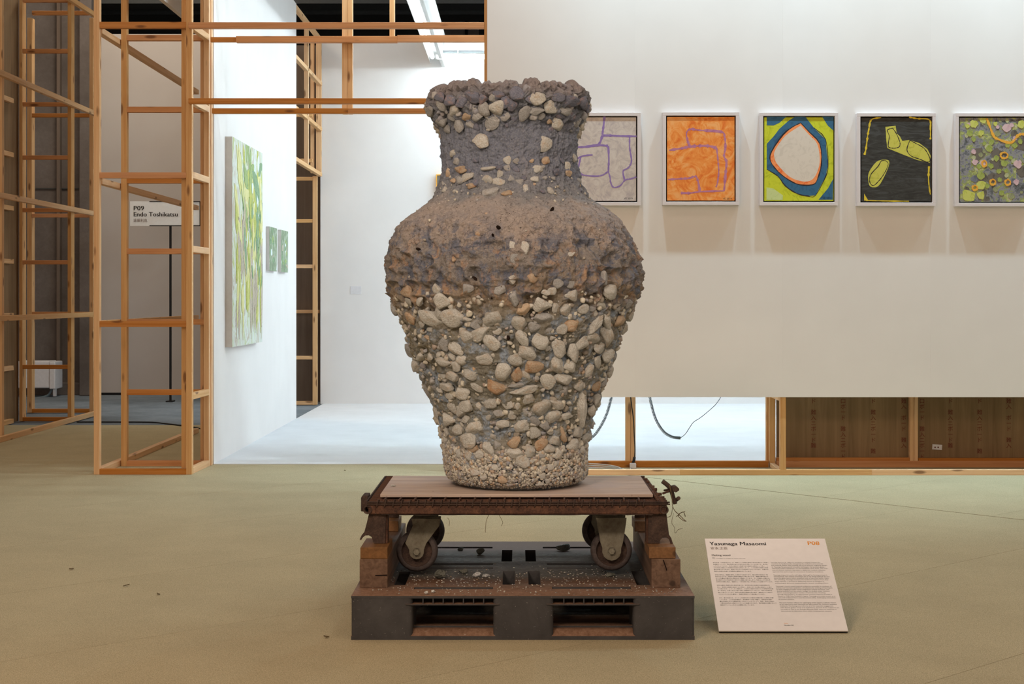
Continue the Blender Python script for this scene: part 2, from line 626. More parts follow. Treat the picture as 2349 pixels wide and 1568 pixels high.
def bm_box(bm, x0, x1, y0, y1, z0, z1, bev=0.0, seg=1):
    r = bmesh.ops.create_cube(bm, size=1.0)
    vs = r['verts']
    for v in vs:
        v.co = Vector((x0 if v.co.x < 0 else x1, y0 if v.co.y < 0 else y1, z0 if v.co.z < 0 else z1))
    if bev > 0:
        es = list({e for v in vs for e in v.link_edges})
        bmesh.ops.bevel(bm, geom=es, offset=bev, segments=seg, affect='EDGES', profile=0.5)


def box(name, x0, x1, y0, y1, z0, z1, mat, parent=None, bev=0.0, seg=1):
    """a box whose origin is the middle of its base"""
    c = Vector(((x0 + x1) / 2, (y0 + y1) / 2, z0))
    bm = bmesh.new()
    bm_box(bm, x0 - c.x, x1 - c.x, y0 - c.y, y1 - c.y, 0, z1 - z0, bev, seg)
    return obj(name, bm_mesh(name, bm), mat, parent, c)


_timber = {}
def timber(name, a, b, sx, sy, parent, mat=None):
    """a bevelled stick from a to b (axis through its middle), section sx (sideways) by sy"""
    a, b = Vector(a), Vector(b)
    L = (b - a).length
    key = (round(L, 3), round(sx, 4), round(sy, 4), (mat or M['pine']).name)
    if key not in _timber:
        bm = bmesh.new()
        bm_box(bm, -sx / 2, sx / 2, -sy / 2, sy / 2, 0, L, 0.0015)
        me = bm_mesh(name, bm)
        me.materials.append(mat or M['pine'])
        _timber[key] = me
    o = obj(name, _timber[key], None, parent, a)
    d = (b - a).normalized()
    if abs(d.z) > 0.9:
        x = Vector((1, 0, 0))
    else:
        x = d.cross(Vector((0, 0, 1))).normalized()
    y = d.cross(x).normalized()
    x = y.cross(d)
    o.rotation_mode = 'QUATERNION'
    o.rotation_quaternion = Matrix((x, y, d)).transposed().to_quaternion()
    return o


def stud(px0, px1, z0, z1, Y, parent, depth=0.045, name='stud', mat=None):
    """upright whose front face, at depth Y, spans px0..px1 in the photo"""
    x0, x1 = FX(px0, Y), FX(px1, Y)
    return timber(name, ((x0 + x1) / 2, Y + depth / 2, z0), ((x0 + x1) / 2, Y + depth / 2, z1), x1 - x0, depth, parent, mat)


def rail(px0, px1, py0, py1, Y, parent, depth=0.045, name='rail', mat=None):
    """level stick along X whose front face, at depth Y, spans the given photo rectangle"""
    z0, z1 = FZ(py1, Y), FZ(py0, Y)
    if z0 < 0.006: z0 = 0.0
    z = (z0 + z1) / 2
    return timber(name, (FX(px0, Y), Y + depth / 2, z), (FX(px1, Y), Y + depth / 2, z), depth, z1 - z0, parent, mat or M['pine_red'])


def yrail(X0, X1, Y0, Y1, z0, z1, parent, name='rail', mat=None, X0b=None):
    """level stick along Y; X0..X1 is its width at the near end"""
    dx = 0 if X0b is None else X0b - X0
    xm = (X0 + X1) / 2
    return timber(name, (xm, Y0, (z0 + z1) / 2), (xm + dx, Y1, (z0 + z1) / 2), X1 - X0, z1 - z0, parent, mat)


def tube_mesh(name, pts, r, sides=8, cap=True, radii=None):
    pts = [Vector(p) for p in pts]
    n = len(pts)
    V, Fc = [], []
    up = Vector((0.13, 0.31, 0.94)).normalized()
    prev = None
    for i, p in enumerate(pts):
        d = (pts[min(i + 1, n - 1)] - pts[max(i - 1, 0)])
        d = d.normalized() if d.length > 1e-9 else Vector((0, 0, 1))
        x = prev - d * prev.dot(d) if prev is not None else up - d * up.dot(d)
        if x.length < 1e-6:
            x = d.orthogonal()
        x.normalize()
        prev = x
        y = d.cross(x)
        rr = radii[i] if radii else r
        for s in range(sides):
            a = 2 * math.pi * s / sides
            V.append(p + x * (math.cos(a) * rr) + y * (math.sin(a) * rr))
    for i in range(n - 1):
        for s in range(sides):
            t = (s + 1) % sides
            Fc.append((i * sides + s, i * sides + t, (i + 1) * sides + t, (i + 1) * sides + s))
    me = bpy.data.meshes.new(name)
    faces = list(Fc)
    if cap:
        faces.append(tuple(range(sides))[::-1])
        faces.append(tuple((n - 1) * sides + s for s in range(sides)))
    me.from_pydata([v[:] for v in V], [], faces)
    me.polygons.foreach_set('use_smooth', np.array([len(f) == 4 for f in faces]))
    me.update()
    return me


def smooth_path(pts, n=8):
    """Catmull-Rom through the points"""
    pts = [Vector(p) for p in pts]
    out = []
    for i in range(len(pts) - 1):
        p0, p1, p2, p3 = pts[max(i - 1, 0)], pts[i], pts[i + 1], pts[min(i + 2, len(pts) - 1)]
        for j in range(n):
            t = j / n
            out.append(0.5 * ((2 * p1) + (p2 - p0) * t + (2 * p0 - 5 * p1 + 4 * p2 - p3) * t * t + (3 * p1 - p0 - 3 * p2 + p3) * t ** 3))
    out.append(pts[-1])
    return out


def tube(name, pts, r, mat, parent=None, sides=8, smooth=0):
    pts = [Vector(p) for p in pts]
    if smooth:
        pts = smooth_path(pts, smooth)
    o0 = pts[0].copy()
    return obj(name, tube_mesh(name, [p - o0 for p in pts], r, sides), mat, parent, o0)


def prism(name, poly, y0, y1, mat, parent=None, bev=0.0):
    """polygon of (x, z) extruded from y0 to y1"""
    cx = sum(p[0] for p in poly) / len(poly)
    cz = min(p[1] for p in poly)
    bm = bmesh.new()
    a = [bm.verts.new((x - cx, y0 - (y0 + y1) / 2, z - cz)) for x, z in poly]
    b = [bm.verts.new((x - cx, y1 - (y0 + y1) / 2, z - cz)) for x, z in poly]
    f1 = bm.faces.new(a)
    f2 = bm.faces.new(b[::-1])
    for i in range(len(poly)):
        j = (i + 1) % len(poly)
        bm.faces.new((a[i], b[i], b[j], a[j]))
    if bev:
        bmesh.ops.bevel(bm, geom=list(bm.edges), offset=bev, segments=1, affect='EDGES')
    bmesh.ops.triangulate(bm, faces=[f for f in bm.faces if len(f.verts) > 4])
    return obj(name, bm_mesh(name, bm), mat, parent, (cx, (y0 + y1) / 2, cz))


def lathe_y(name, prof, mat, parent, loc, sides=40, smooth=True):
    """prof = [(radius, y)], turned about the Y axis"""
    V, Fc = [], []
    for r, y in prof:
        for s in range(sides):
            a = 2 * math.pi * s / sides
            V.append((r * math.cos(a), y, r * math.sin(a)))
    for i in range(len(prof) - 1):
        for s in range(sides):
            t = (s + 1) % sides
            Fc.append((i * sides + s, i * sides + t, (i + 1) * sides + t, (i + 1) * sides + s))
    return obj(name, np_mesh(name, np.array(V), np.array(Fc), smooth), mat, parent, loc)


_font_cache = {}
def text_mesh(body, size=1.0, bold=0.0, align='LEFT'):
    cu = bpy.data.curves.new('lettering', 'FONT')
    cu.body, cu.size, cu.align_x = body, size, align
    cu.resolution_u = 2
    o = bpy.data.objects.new('lettering', cu)
    COL.objects.link(o)
    dg = bpy.context.evaluated_depsgraph_get()
    me = bpy.data.meshes.new_from_object(o.evaluated_get(dg))
    bpy.data.objects.remove(o)
    if bold:   # heavier weight: the letters laid twice, a hair apart
        bm = bmesh.new()
        bm.from_mesh(me)
        n0 = list(bm.verts)
        dup = bmesh.ops.duplicate(bm, geom=list(bm.verts) + list(bm.edges) + list(bm.faces))
        for v in n0:
            v.co.x -= bold
        for g in dup['geom']:
            if isinstance(g, bmesh.types.BMVert):
                g.co.x += bold
                g.co.z += size * 0.002
        bm.to_mesh(me)
        bm.free()
    return me

# ================================================================== THE SETTING
# ------------------------------------------------------------------ floors
fl = box('floor', -14, 14, 0.5, 24, -0.30, -0.006, M['floor_grey'])
tag(fl, 'worn grey hall floor under and behind the carpet', 'floor', kind='structure')


def clip(poly, nx, ny, c):
    """keep the side nx*x + ny*y <= c"""
    out = []
    for i in range(len(poly)):
        a, b = poly[i], poly[(i + 1) % len(poly)]
        da, db = nx * a[0] + ny * a[1] - c, nx * b[0] + ny * b[1] - c
        if da <= 0: out.append(a)
        if da * db < 0:
            t = da / (da - db)
            out.append((a[0] + (b[0] - a[0]) * t, a[1] + (b[1] - a[1]) * t))
    return out


def slab(name, poly, z0, z1, mat, parent):
    bm = bmesh.new()
    cx = sum(p[0] for p in poly) / len(poly)
    cy = sum(p[1] for p in poly) / len(poly)
    t = [bm.verts.new((x - cx, y - cy, z1 - z0)) for x, y in poly]
    b = [bm.verts.new((x - cx, y - cy, 0)) for x, y in poly]
    bm.faces.new(t)
    bm.faces.new(b[::-1])
    for i in range(len(poly)):
        j = (i + 1) % len(poly)
        bm.faces.new((t[i], b[i], b[j], t[j]))
    return obj(name, bm_mesh(name, bm), mat, parent, (cx, cy, z0))


# olive carpet laid in metre-wide strips on the slant, cut along one dark seam at the right
dv = Vector((0.734, 0.679)).normalized()
nv = Vector((-dv.y, dv.x))
e0, e1 = Vector((FX(1500, FY(1096)), FY(1096))), Vector((FX(2349, FY(1192)), FY(1192)))
en = Vector((-(e1 - e0).y, (e1 - e0).x)).normalized()
ec = en.dot(e0)
for side in (-1, 1):
    for k in range(-4, 16):
        o0, o1 = 3.05 + 1.017 * k + 0.0009, 3.05 + 1.017 * (k + 1) - 0.0009
        if side > 0:
            o0 += 0.4
            o1 += 0.4
        q = [nv * o0 + dv * -16, nv * o0 + dv * 24, nv * o1 + dv * 24, nv * o1 + dv * -16]
        q = [(p.x, p.y) for p in q]
        q = clip(q, 0, 1, 13.2)
        if len(q) > 2: q = clip(q, 0, -1, -0.6)
        if len(q) > 2: q = clip(q, 1, 0, 8)
        if len(q) > 2: q = clip(q, -1, 0, 9)
        if len(q) > 2: q = clip(q, side * en.x, side * en.y, side * ec - 0.007)
        if len(q) > 2:
            slab('carpet_strip', q, -0.006, 0.0, M['carpet'], fl)

wf = box('floor_booth', -2.0, 3.3, 10.1, 15.8, 0.0, 0.005, M['white_carpet'])
tag(wf, 'white carpet covering the floor of the bright booth', 'floor', kind='structure')

# ------------------------------------------------------------------ walls and ceiling
YW = 9.48
wr = thing('wall_right', 'white raised panel wall hung with the five framed paintings', 'wall', (2.4, YW, 0.483))
tag(wr, kind='structure')
xs = [FX(1117.5, YW), 0.714, 1.624, 2.534, 3.444, 4.6]
for a, b in zip(xs[:-1], xs[1:]):
    box('wall_panel', a + 0.0001, b - 0.0001, YW, YW + 0.012, FZ(910.5, YW), 3.72, M['white_wall'], wr)

wl = box('wall_left', -2.03, -1.998, 10.1, 13.84, 0.005, 3.73, M['white_wall'])
tag(wl, 'white side wall of the booth carrying the banana plant canvas', 'wall', kind='structure')
wb = box('wall_back', FX(735, 15.8), 3.34, 15.8, 15.84, 0.0, 3.73, M['white_wall'])
tag(wb, 'white rear wall of the bright booth', 'wall', kind='structure')
wx = box('wall_booth_side', 3.3, 3.34, 10.1, 15.8, 0.0, 3.73, M['white_wall'])
tag(wx, 'white far side wall of the bright booth behind the picture wall', 'wall', kind='structure')

ce = box('ceiling', -14, 14, 0.5, 24, 6.6, 6.8, M['ceiling'])
tag(ce, 'dark hall ceiling', 'ceiling', kind='structure')
wh = box('wall_hall', -14, 14, 21.0, 21.2, -0.006, 6.6, M['ceiling'])
tag(wh, 'dark far wall of the hall above the booth', 'wall', kind='structure')
# ducts and dark panels seen over the booth
dt = thing('ceiling_duct', 'dark duct running under the ceiling beyond the booth', 'duct', (0, 19.5, 4.6))
for (y0, y1, Y, d) in ((22, 33, 19.2, 0.5), (8, 18, 20.2, 0.3)):
    box('duct_length', -9, 6, Y, Y + d, FZ(y1, Y), FZ(y0, Y), M['duct'], dt, 0.01)
box('duct_hanger', -2.0, -1.96, 19.4, 19.44, FZ(22, 19.4), 6.6, M['duct'], dt)
box('duct_hanger', 1.5, 1.54, 19.4, 19.44, FZ(22, 19.4), 6.6, M['duct'], dt)
hb = box('hall_beam', -9, 8, 17.6, 18.0, FZ(8, 17.6), 5.6, M['duct'])
tag(hb, 'grey beam under the dark ceiling above the booth', 'beam')
for lab, a, b in (('wider dark ventilation panel high behind the booth', 1014, 1066), ('narrower dark ventilation panel high behind the booth', 1073, 1098)):
    t = thing('vent_panel', lab, 'panel', (FX((a + b) / 2, 20.9), 20.9, FZ(80, 20.9)))
    box('panel_face', FX(a, 20.9), FX(b, 20.9), 20.9, 21.0, FZ(86, 20.9), FZ(33, 20.9), M['concrete'], t, 0.02)
    box('panel_rim', FX(a - 2, 20.9), FX(b + 1, 20.9), 20.86, 20.9, FZ(33, 20.9), FZ(28, 20.9), M['duct'], t, 0.004)

# hall wall behind the left-hand frames
YH = 17.3
wc = thing('wall_concrete', 'dark concrete hall wall behind the timber frames', 'wall', (FX(100, YH), YH, 0))
tag(wc, kind='structure')
box('wall_face', FX(-260, YH), FX(216, YH), YH + 0.1, YH + 0.3, -0.006, 6.6, M['concrete'], wc)
box('pilaster', FX(188, YH), FX(216, YH), YH - 0.12, YH + 0.1, -0.006, 6.6, M['concrete'], wc, 0.01)
box('groove_strip', FX(128, YH), FX(136, YH), YH + 0.02, YH + 0.1, 0.3, 6.6, M['dark_ply'], wc, 0.004)  # raised brown strip standing in for a vertical groove
box('wall_groove', FX(76, YH), FX(188, YH), YH + 0.085, YH + 0.1, FZ(432, YH), FZ(430, YH), M['duct'], wc)
box('plinth', FX(-260, YH), FX(188, YH), YH + 0.02, YH + 0.1, -0.006, FZ(878, YH), M['concrete'], wc, 0.005)
sw = box('wall_screen', FX(217, YH), FX(500, YH), YH, YH + 0.06, FZ(900, YH), FZ(78, YH), M['screen'])
tag(sw, 'plain beige screen wall behind the timber tower', 'wall', kind='structure')
sb_ = box('baseboard_screen', FX(217, YH), FX(500, YH), YH + 0.02, YH + 0.06, -0.006, FZ(900, YH), M['black'])
tag(sb_, 'dark foot of the beige screen wall', 'baseboard', kind='structure')

# ================================================================== TIMBER FRAMES
LV = [0.0, 0.461, 0.918, 1.376, 1.836, 2.296, 2.762, 3.22, 3.69]
TH = 0.036
# ---- tower at the booth corner
YT = 9.53
tw = thing('timber_tower', 'open pine stud tower standing at the left corner of the booth', 'frame', (FX(330, YT), 9.8, 0))
stud(215, 228, 0, 3.74, YT, tw)
stud(427, 440, 0, 3.74, YT, tw)
stud(416, 427, 0.036, 3.74, YT + 0.047, tw)
rail(228, 427, 50, 64, YT, tw)
rail(228, 427, 395, 408, YT, tw)
rail(228, 427, 736, 749.5, YT, tw)
rail(228, 427, 1075, 1089, YT, tw)
X0l, X1l = -2.632, -2.588
for z in (0.0, 0.915, 1.80, 2.735, 3.66):
    yrail(X0l, X1l, YT + 0.047, 12.47, z, z + TH, tw)
for Ys in (12.45,):
    timber('stud', (-2.65, Ys, 0.0), (-2.65, Ys, 3.74), 0.034, 0.045, tw)
YB = 10.0
stud(277.5, 290.5, 0, 3.74, YB, tw, 0.05)
stud(467, 479.5, 0, 3.74, YB, tw, 0.045)
stud(459.5, 467, 0, 3.74, YB + 0.05, tw, 0.04)
for z in LV:
    timber('rung', (FX(290.5, YB), YB + 0.0225, z + TH / 2), (FX(467, YB), YB + 0.0225, z + TH / 2), 0.045, TH, tw, M['pine_red'])
for i, z in enumerate(LV):
    if i in (2,):
        continue
    yrail(FX(427, YT) + 0.002, FX(440, YT), YT + 0.047, YB, z, z + TH + 0.004, tw, 'rung', X0b=FX(467, YB) + 0.003)
timber('stud', (FX(485.5, 10.08), 10.07, 0.0), (FX(485.5, 10.08), 10.07, 3.74), 0.012, 0.05, tw)
box('plywood_edge', FX(482.0, 10.06), FX(484.2, 10.06), 10.046, 10.09, FZ(960, 10.06), 3.74, M['plywood'], tw)

# ---- lattice over the booth entrance
hd = thing('entrance_lattice', 'open pine lattice spanning overhead across the booth entrance', 'frame', (-1.1, 9.75, 2.29))
YF = 9.484
rail(432, 1110.5, 51, 64.5, YF, hd, 0.044)
rail(432, 1110.5, 225, 237.5, YF, hd, 0.044)
Yk = 9.955
rail(482.5, 541, 85, 96, Yk + 0.02, hd, 0.03)
rail(541, 911, 82.5, 97, Yk, hd, 0.045)
rail(911, 1116, 80.5, 95.5, Yk, hd, 0.045)
rail(486, 798, 248, 260, Yk, hd, 0.045)
rail(798, 1116, 248, 260, Yk, hd, 0.045)
stud(784.5, 797, FZ(261, 10.0), 3.74, 10.002, hd)
stud(797.3, 808.5, FZ(261, 10.0), 3.74, 10.002, hd)
stud(893.5, 905, FZ(84, 10.0), 3.74, 10.002, hd)
stud(1110.8, 1124, 0, 3.74, YW + 0.014, hd, 0.045)
for z in LV[5:]:
    yrail(FX(1112, 9.56), FX(1123, 9.56), YW + 0.06, 9.955, z, z + TH, hd, 'rung')

# ---- frame carrying the picture wall
wfm = thing('picture_wall_frame', 'double pine stud frame showing below the raised picture wall', 'frame', (2.3, 9.7, 0))
YFr = YW + 0.016
rail(1118, 1560, 1077, 1090, YFr, wfm, 0.045, mat=M['pine'])
rail(1560, 2000, 1077, 1090, YFr, wfm, 0.045, mat=M['pine'])
rail(2000, 2440, 1077, 1090, YFr, wfm, 0.045, mat=M['pine'])
for a in (1300, 1790, 2380):
    stud(a, a + 13, FZ(1077, YFr), 3.6, YFr, wfm, 0.045)
YRr = 9.93
rail(1118, 1763, 1057, 1070.5, YRr, wfm, 0.045)
stud(1435, 1446.5, FZ(1057, YRr), 3.6, YRr, wfm, 0.045)
stud(1446.8, 1458, FZ(1057, YRr), 3.6, YRr + 0.004, wfm, 0.04)
stud(1758, 1764.5, 0.02, 3.6, YRr + 0.05, wfm, 0.04)
stud(1766, 1779, 0.0, 3.6, YRr, wfm, 0.045)
yrail(FX(1790, YFr) - 0.002, FX(1803, YFr) - 0.006, YFr + 0.047, YRr, 0.0, 0.03, wfm, 'rung', X0b=FX(1766, YRr))
yrail(FX(1790, YFr) - 0.002, FX(1803, YFr) - 0.006, YFr + 0.047, YRr, 0.455, 0.49, wfm, 'rung', X0b=FX(1766, YRr))
rail(1781, 2440, 1057, 1070.5, YRr, wfm, 0.045)
rail(1781, 2087, 1049.5, 1056.8, YRr + 0.01, wfm, 0.035)
rail(2107, 2440, 1050.5, 1056.8, YRr + 0.01, wfm, 0.035)
stud(2087.5, 2096.5, FZ(1057, YRr), 3.6, YRr + 0.005, wfm, 0.04)
stud(2097, 2106, FZ(1057, YRr), 3.6, YRr + 0.005, wfm, 0.04)

for lab, a, b in (('brown plywood sheet with red stencilled columns under the picture wall, left of the doubled stud', 1781, 2096),
                  ('brown plywood sheet with red stencilled columns under the picture wall, at the right picture edge', 2097, 2440)):
    Yp = 9.985
    pn = box('plywood_sheet', FX(a, Yp), FX(b, Yp), Yp, Yp + 0.009, 0.0, 3.6, M['plywood'])
    tag(pn, lab, 'panel')
    cols = [(1866, 0), (1934, 1), (2003, 2), (2073, 3)] if a < 2000 else [(2115, 1), (2180, 0), (2247, 2), (2314, 3)]
    strings = ['ド\n\n難\n入\nニ\nボ\nー\nド\n難', '口\nボ\nー\nド\n\n難\n入\nニ\nボ\nー\nド', 'ド\n\n難\n入\nニ\nボ\nー\nド\n\n難', '難\n入\n\nボ\nー\nド\n\n難\n入']
    for px, si in cols:
        me = text_mesh(strings[si], 0.036, 0, 'CENTER')
        me.materials.clear()
        t = obj('stencil_print', me, M['red_print'], pn, (FX(px, Yp), Yp - 0.0012, FZ(924, Yp)))
        t.rotation_euler = (math.pi / 2, 0, 0)
        tag(t, kind='stuff')
so = thing('wall_outlet', 'small white outlet tag on the brown plywood under the picture wall', 'outlet', (FX(2149, 9.98), 9.98, FZ(1031, 9.98)))
ob = box('plate', FX(2138, 9.98), FX(2160.5, 9.98), 9.976, 9.9845, FZ(1031, 9.98), FZ(1019, 9.98), M['heater'], so, 0.001)
ob.rotation_euler = (0, math.radians(4), 0)
for q in (2145, 2152):
    lathe_y('socket_dot', [(0.0001, -0.001), (0.005, -0.001), (0.005, 0.001)], M['red_print'], so, (FX(q, 9.975), 9.9745, FZ(1025.5, 9.975)), 12)

# ---- open frame closing the booth at its far left corner
bf = thing('booth_corner_frame', 'open pine stud frame with brown backing at the far corner of the booth', 'frame', (-2.2, 15.0, 0))
XR = -2.008
for z in (2.325, 2.787, 3.25, 3.70):
    yrail(XR - 0.04, XR, 13.86, 15.74, z, z + 0.038, bf)
stud(725, 737, 2.363, 3.74, 15.745, bf, 0.04)
timber('stud', (XR - 0.02, 14.72, 2.363), (XR - 0.02, 14.72, 3.70), 0.04, 0.045, bf)
stud(717, 727, 0, 2.325, 15.66, bf, 0.06)
for z in (0.0, 0.461, 1.39, 1.852, 2.28):
    timber('rung', (FX(640, 15.67), 15.69, z + TH / 2), (FX(717, 15.66), 15.69, z + TH / 2), 0.05, TH, bf)
timber('rung', (FX(640, 16.2), 16.15, 0.944), (FX(735, 16.2), 16.15, 0.944), 0.04, TH, bf)
for z in (2.787, 3.25):
    timber('rung', (FX(640, 15.67), 15.72, z - 0.3), (FX(716, 15.7), 15.72, z - 0.3), 0.04, TH, bf)
stud(712, 720, 2.363, 3.7, 15.76, bf, 0.05)
box('backing_sheet', FX(560, 16.2), FX(742, 16.2), 16.2, 16.21, 0, 3.74, M['dark_ply'], bf)

# ---- long partition frame at the far left
pf = thing('partition_frame', 'long pine stud partition running back at the left edge', 'frame', (-3.95, 12.8, 0))
XP = -3.905
for z in (0.0, 0.915, 1.845, 2.77, 3.68):
    yrail(XP - 0.035, XP, 11.2, 14.35, z, z + 0.042, pf)
timber('stud', (-3.98, 11.82, 0.0), (-3.98, 11.82, 3.74), 0.05, 0.05, pf)
YP1 = 13.6
stud(44, 51.5, 0, 3.74, YP1, pf, 0.10)
stud(155, 163.5, 0, 3.74, YP1, pf, 0.10)
for z in (0.0, 0.461, 1.385, 1.846, 2.31, 2.78, 3.25, 3.70):
    timber('rung', (FX(51.5, YP1), YP1 + 0.0225, z + TH / 2), (FX(155, YP1), YP1 + 0.0225, z + TH / 2), 0.045, TH, pf, M['pine_red'])
YP2 = 14.6
stud(62, 73, 0, 3.74, YP2, pf, 0.09)
stud(205, 214, 0, 3.74, YP2, pf, 0.06)
for z in (0.0, 0.92, 1.85, 2.80, 3.77):
    timber('rung', (FX(73, YP2), YP2 + 0.0225, z + TH / 2), (FX(205, YP2), YP2 + 0.0225, z + TH / 2), 0.045, TH, pf, M['pine_red'])
box('plywood_sheet', -4.44, -4.43, 11.6, 13.65, 0.0, 3.74, M['plywood'], pf)
for z in (0.0, 0.461, 0.918, 1.385, 1.846, 2.31, 2.78):
    yrail(-4.43, -4.39, 11.7, 13.4, z, z + 0.04, pf, 'rung')

# ---- white fascia over the tower
fb = box('white_board', -2.33, -2.30, 9.62, 10.75, 3.02, 3.74, M['white_board'], tw)
fb['label'] = 'white board fixed high inside the tower'

# ================================================================== BOOTH LIGHTS
bl = thing('fascia_beam', 'white fascia beam running to the back of the booth overhead', 'beam', (-0.77, 13.4, 3.45))
box('fascia_board', -0.775, -0.755, 10.2, 15.79, 3.45, 3.78, M['white_board'], bl, 0.002)
box('lamp_shield', -0.905, -0.899, 10.2, 15.79, 3.488, 3.56, M['white_board'], bl)
box('lamp_shield', -0.905, -0.775, 10.2, 15.79, 3.556, 3.562, M['white_board'], bl)
box('fascia_base', -0.79, -0.775, 10.2, 15.79, 3.45, 3.46, M['white_board'], bl, 0.001)


def led_tube(a, b, label, r=0.022, mat='tube'):
    t = thing('led_tube', label, 'lamp', a, 'lit tubes over the booth')
    tube('diffuser', [a, b], r, M[mat], t, 12)
    a, b = Vector(a), Vector(b)
    d = (b - a).normalized()
    for p, s in ((a, -1), (b, 1)):
        tube('end_cap', [p, p + d * (0.02 * s)], r * 1.02, M['white_board'], t, 12)
    off = Vector((0, 0, 0.03))
    tube('base_rail', [a + off, b + off], 0.012, M['white_board'], t, 6)


ZT = 3.50
for i, (y0, y1, w) in enumerate(((10.15, 11.85, 'nearest'), (11.9, 13.6, 'middle'), (13.65, 15.42, 'farthest'))):
    led_tube((-0.865, y0, ZT), (-0.865, y1, ZT), 'lit white tube along the fascia beam, the %s of three' % w)
    led_tube((0.9, y0 + 0.25 * (i == 0), 3.46), (0.9, y1 - 0.4 * (i == 2), 3.46), 'added unseen light tube along the middle of the booth, the %s of three' % w, mat='tube_bright')  # added out of view to even out the booth light
    led_tube((2.55, y0, 3.46), (2.55, y1 - 0.4 * (i == 2), 3.46), 'added unseen light tube along the far side of the booth, the %s of three' % w, mat='tube_far')  # added out of view as well, for more diffuse booth light
led_tube((-1.15, 9.78, 3.62), (-0.25, 9.78, 3.62), 'added unseen crosswise light tube above the booth entrance', mat='tube_near')  # added above the view to light the tower's side and the carpet
YL = 15.25
for i, (x0, x1, w) in enumerate(((FX(1004, YL), FX(1004, YL) + 1.2, 'visible above the vessel rim'), (0.45, 1.65, 'second along the rear of the booth'), (1.7, 2.9, 'last along the rear of the booth'))):
    led_tube((x0, YL, 3.47), (x1, YL, 3.47), 'lit white crosswise tube ' + w, mat='tube_far')
cb = thing('lamp_carrier', 'slim grey carrier bar above the crosswise tubes', 'bar', (1.0, YL + 0.03, 3.51))
box('carrier_bar', FX(1004, YL), 2.9, YL + 0.06, YL + 0.09, FZ(121.5, YL), FZ(113.5, YL), M['duct'], cb, 0.002)
for x in (FX(1050, YL), 0.6, 1.8):
    box('clip', x - 0.005, x + 0.005, YL + 0.04, YL + 0.06, 3.46, FZ(113, YL), M['white_board'], cb)

# ================================================================== THE STONE VESSEL
def vnoise(p, seed=0):
    ip = np.floor(p).astype(np.int64)
    f = p - ip
    u = f * f * f * (f * (f * 6 - 15) + 10)
    def hsh(i):
        h = (i[..., 0] * 374761393 + i[..., 1] * 668265263 + i[..., 2] * 2147483647 + seed * 1274126177) & 0xffffffff
        h = ((h ^ (h >> 13)) * 1274126177) & 0xffffffff
        return ((h ^ (h >> 16)) & 0xffff) / 65535.0
    out = 0.0
    for dx in (0, 1):
        for dy in (0, 1):
            for dz in (0, 1):
                w = (u[..., 0] if dx else 1 - u[..., 0]) * (u[..., 1] if dy else 1 - u[..., 1]) * (u[..., 2] if dz else 1 - u[..., 2])
                out = out + w * hsh(ip + np.array([dx, dy, dz]))
    return out * 2 - 1


def fbm(p, scale, octs=3, seed=0, gain=0.5):
    a, s, t = 1.0, 0.0, 0.0
    for o in range(octs):
        s = s + a * vnoise(p * scale * 2 ** o + 17.3 * o, seed + o)
        t += a
        a *= gain
    return s / t


YV, ZV = 5.52, 0.43
PROF = [(214, 990, 1345), (225, 976, 1354), (240, 971, 1356), (258, 984, 1350), (275, 996, 1342), (300, 1013, 1328), (340, 1018, 1320), (380, 1014, 1320), (420, 1007, 1330),
        (447, 1000, 1346), (465, 985, 1370), (480, 962, 1392), (500, 930, 1416), (525, 908, 1437), (555, 894, 1454), (590, 888, 1466), (630, 889, 1470), (665, 890, 1468),
        (700, 896, 1460), (750, 917, 1440), (800, 933, 1424), (850, 952, 1405), (900, 977, 1386), (950, 995, 1369), (1000, 1008, 1355), (1040, 1013, 1350),
        (1070, 1015, 1350), (1090, 1022, 1348), (1103, 1036, 1338)]
pz = np.array([FZ(p[0], YV) for p in PROF])[::-1]
pr = np.array([(p[2] - p[1]) / 2 * YV / F for p in PROF])[::-1] * 0.992
pc = np.array([FX((p[2] + p[1]) / 2, YV) for p in PROF])[::-1]
zb = pz[0]
pz = np.concatenate([[ZV, ZV + 0.004, ZV + 0.012], pz])
pr = np.concatenate([[pr[0] - 0.055, pr[0] - 0.035, pr[0] - 0.018], pr])
pc = np.concatenate([[pc[0]] * 3, pc])
ZTOP = pz[-1]


def rad(z):
    s = 0
    for d in (-0.012, 0, 0.012):
        s = s + np.interp(np.asarray(z) + d, pz, pr)
    return s / 3


def cen(z):
    s = 0
    for d in (-0.06, -0.03, 0, 0.03, 0.06):
        s = s + np.interp(np.asarray(z) + d, pz, pc)
    return s / 5


VX = float(cen(0.9))
vessel = thing('stone_vessel', 'tall vase-shaped vessel crusted with pale stones on the rusted cart', 'vase', (VX, YV, ZV))


def inset(z):
    """how far the fused ground lies under the outline that the stones reach"""
    return np.interp(z, [0.43, 0.50, 0.56, 0.62, 1.06, 1.13, 1.42, 1.46, 1.64, 1.68, 1.79, 1.82], [0.006, 0.007, 0.010, 0.017, 0.016, 0.006, 0.003, 0.000, -0.002, 0.005, 0.012, 0.006])


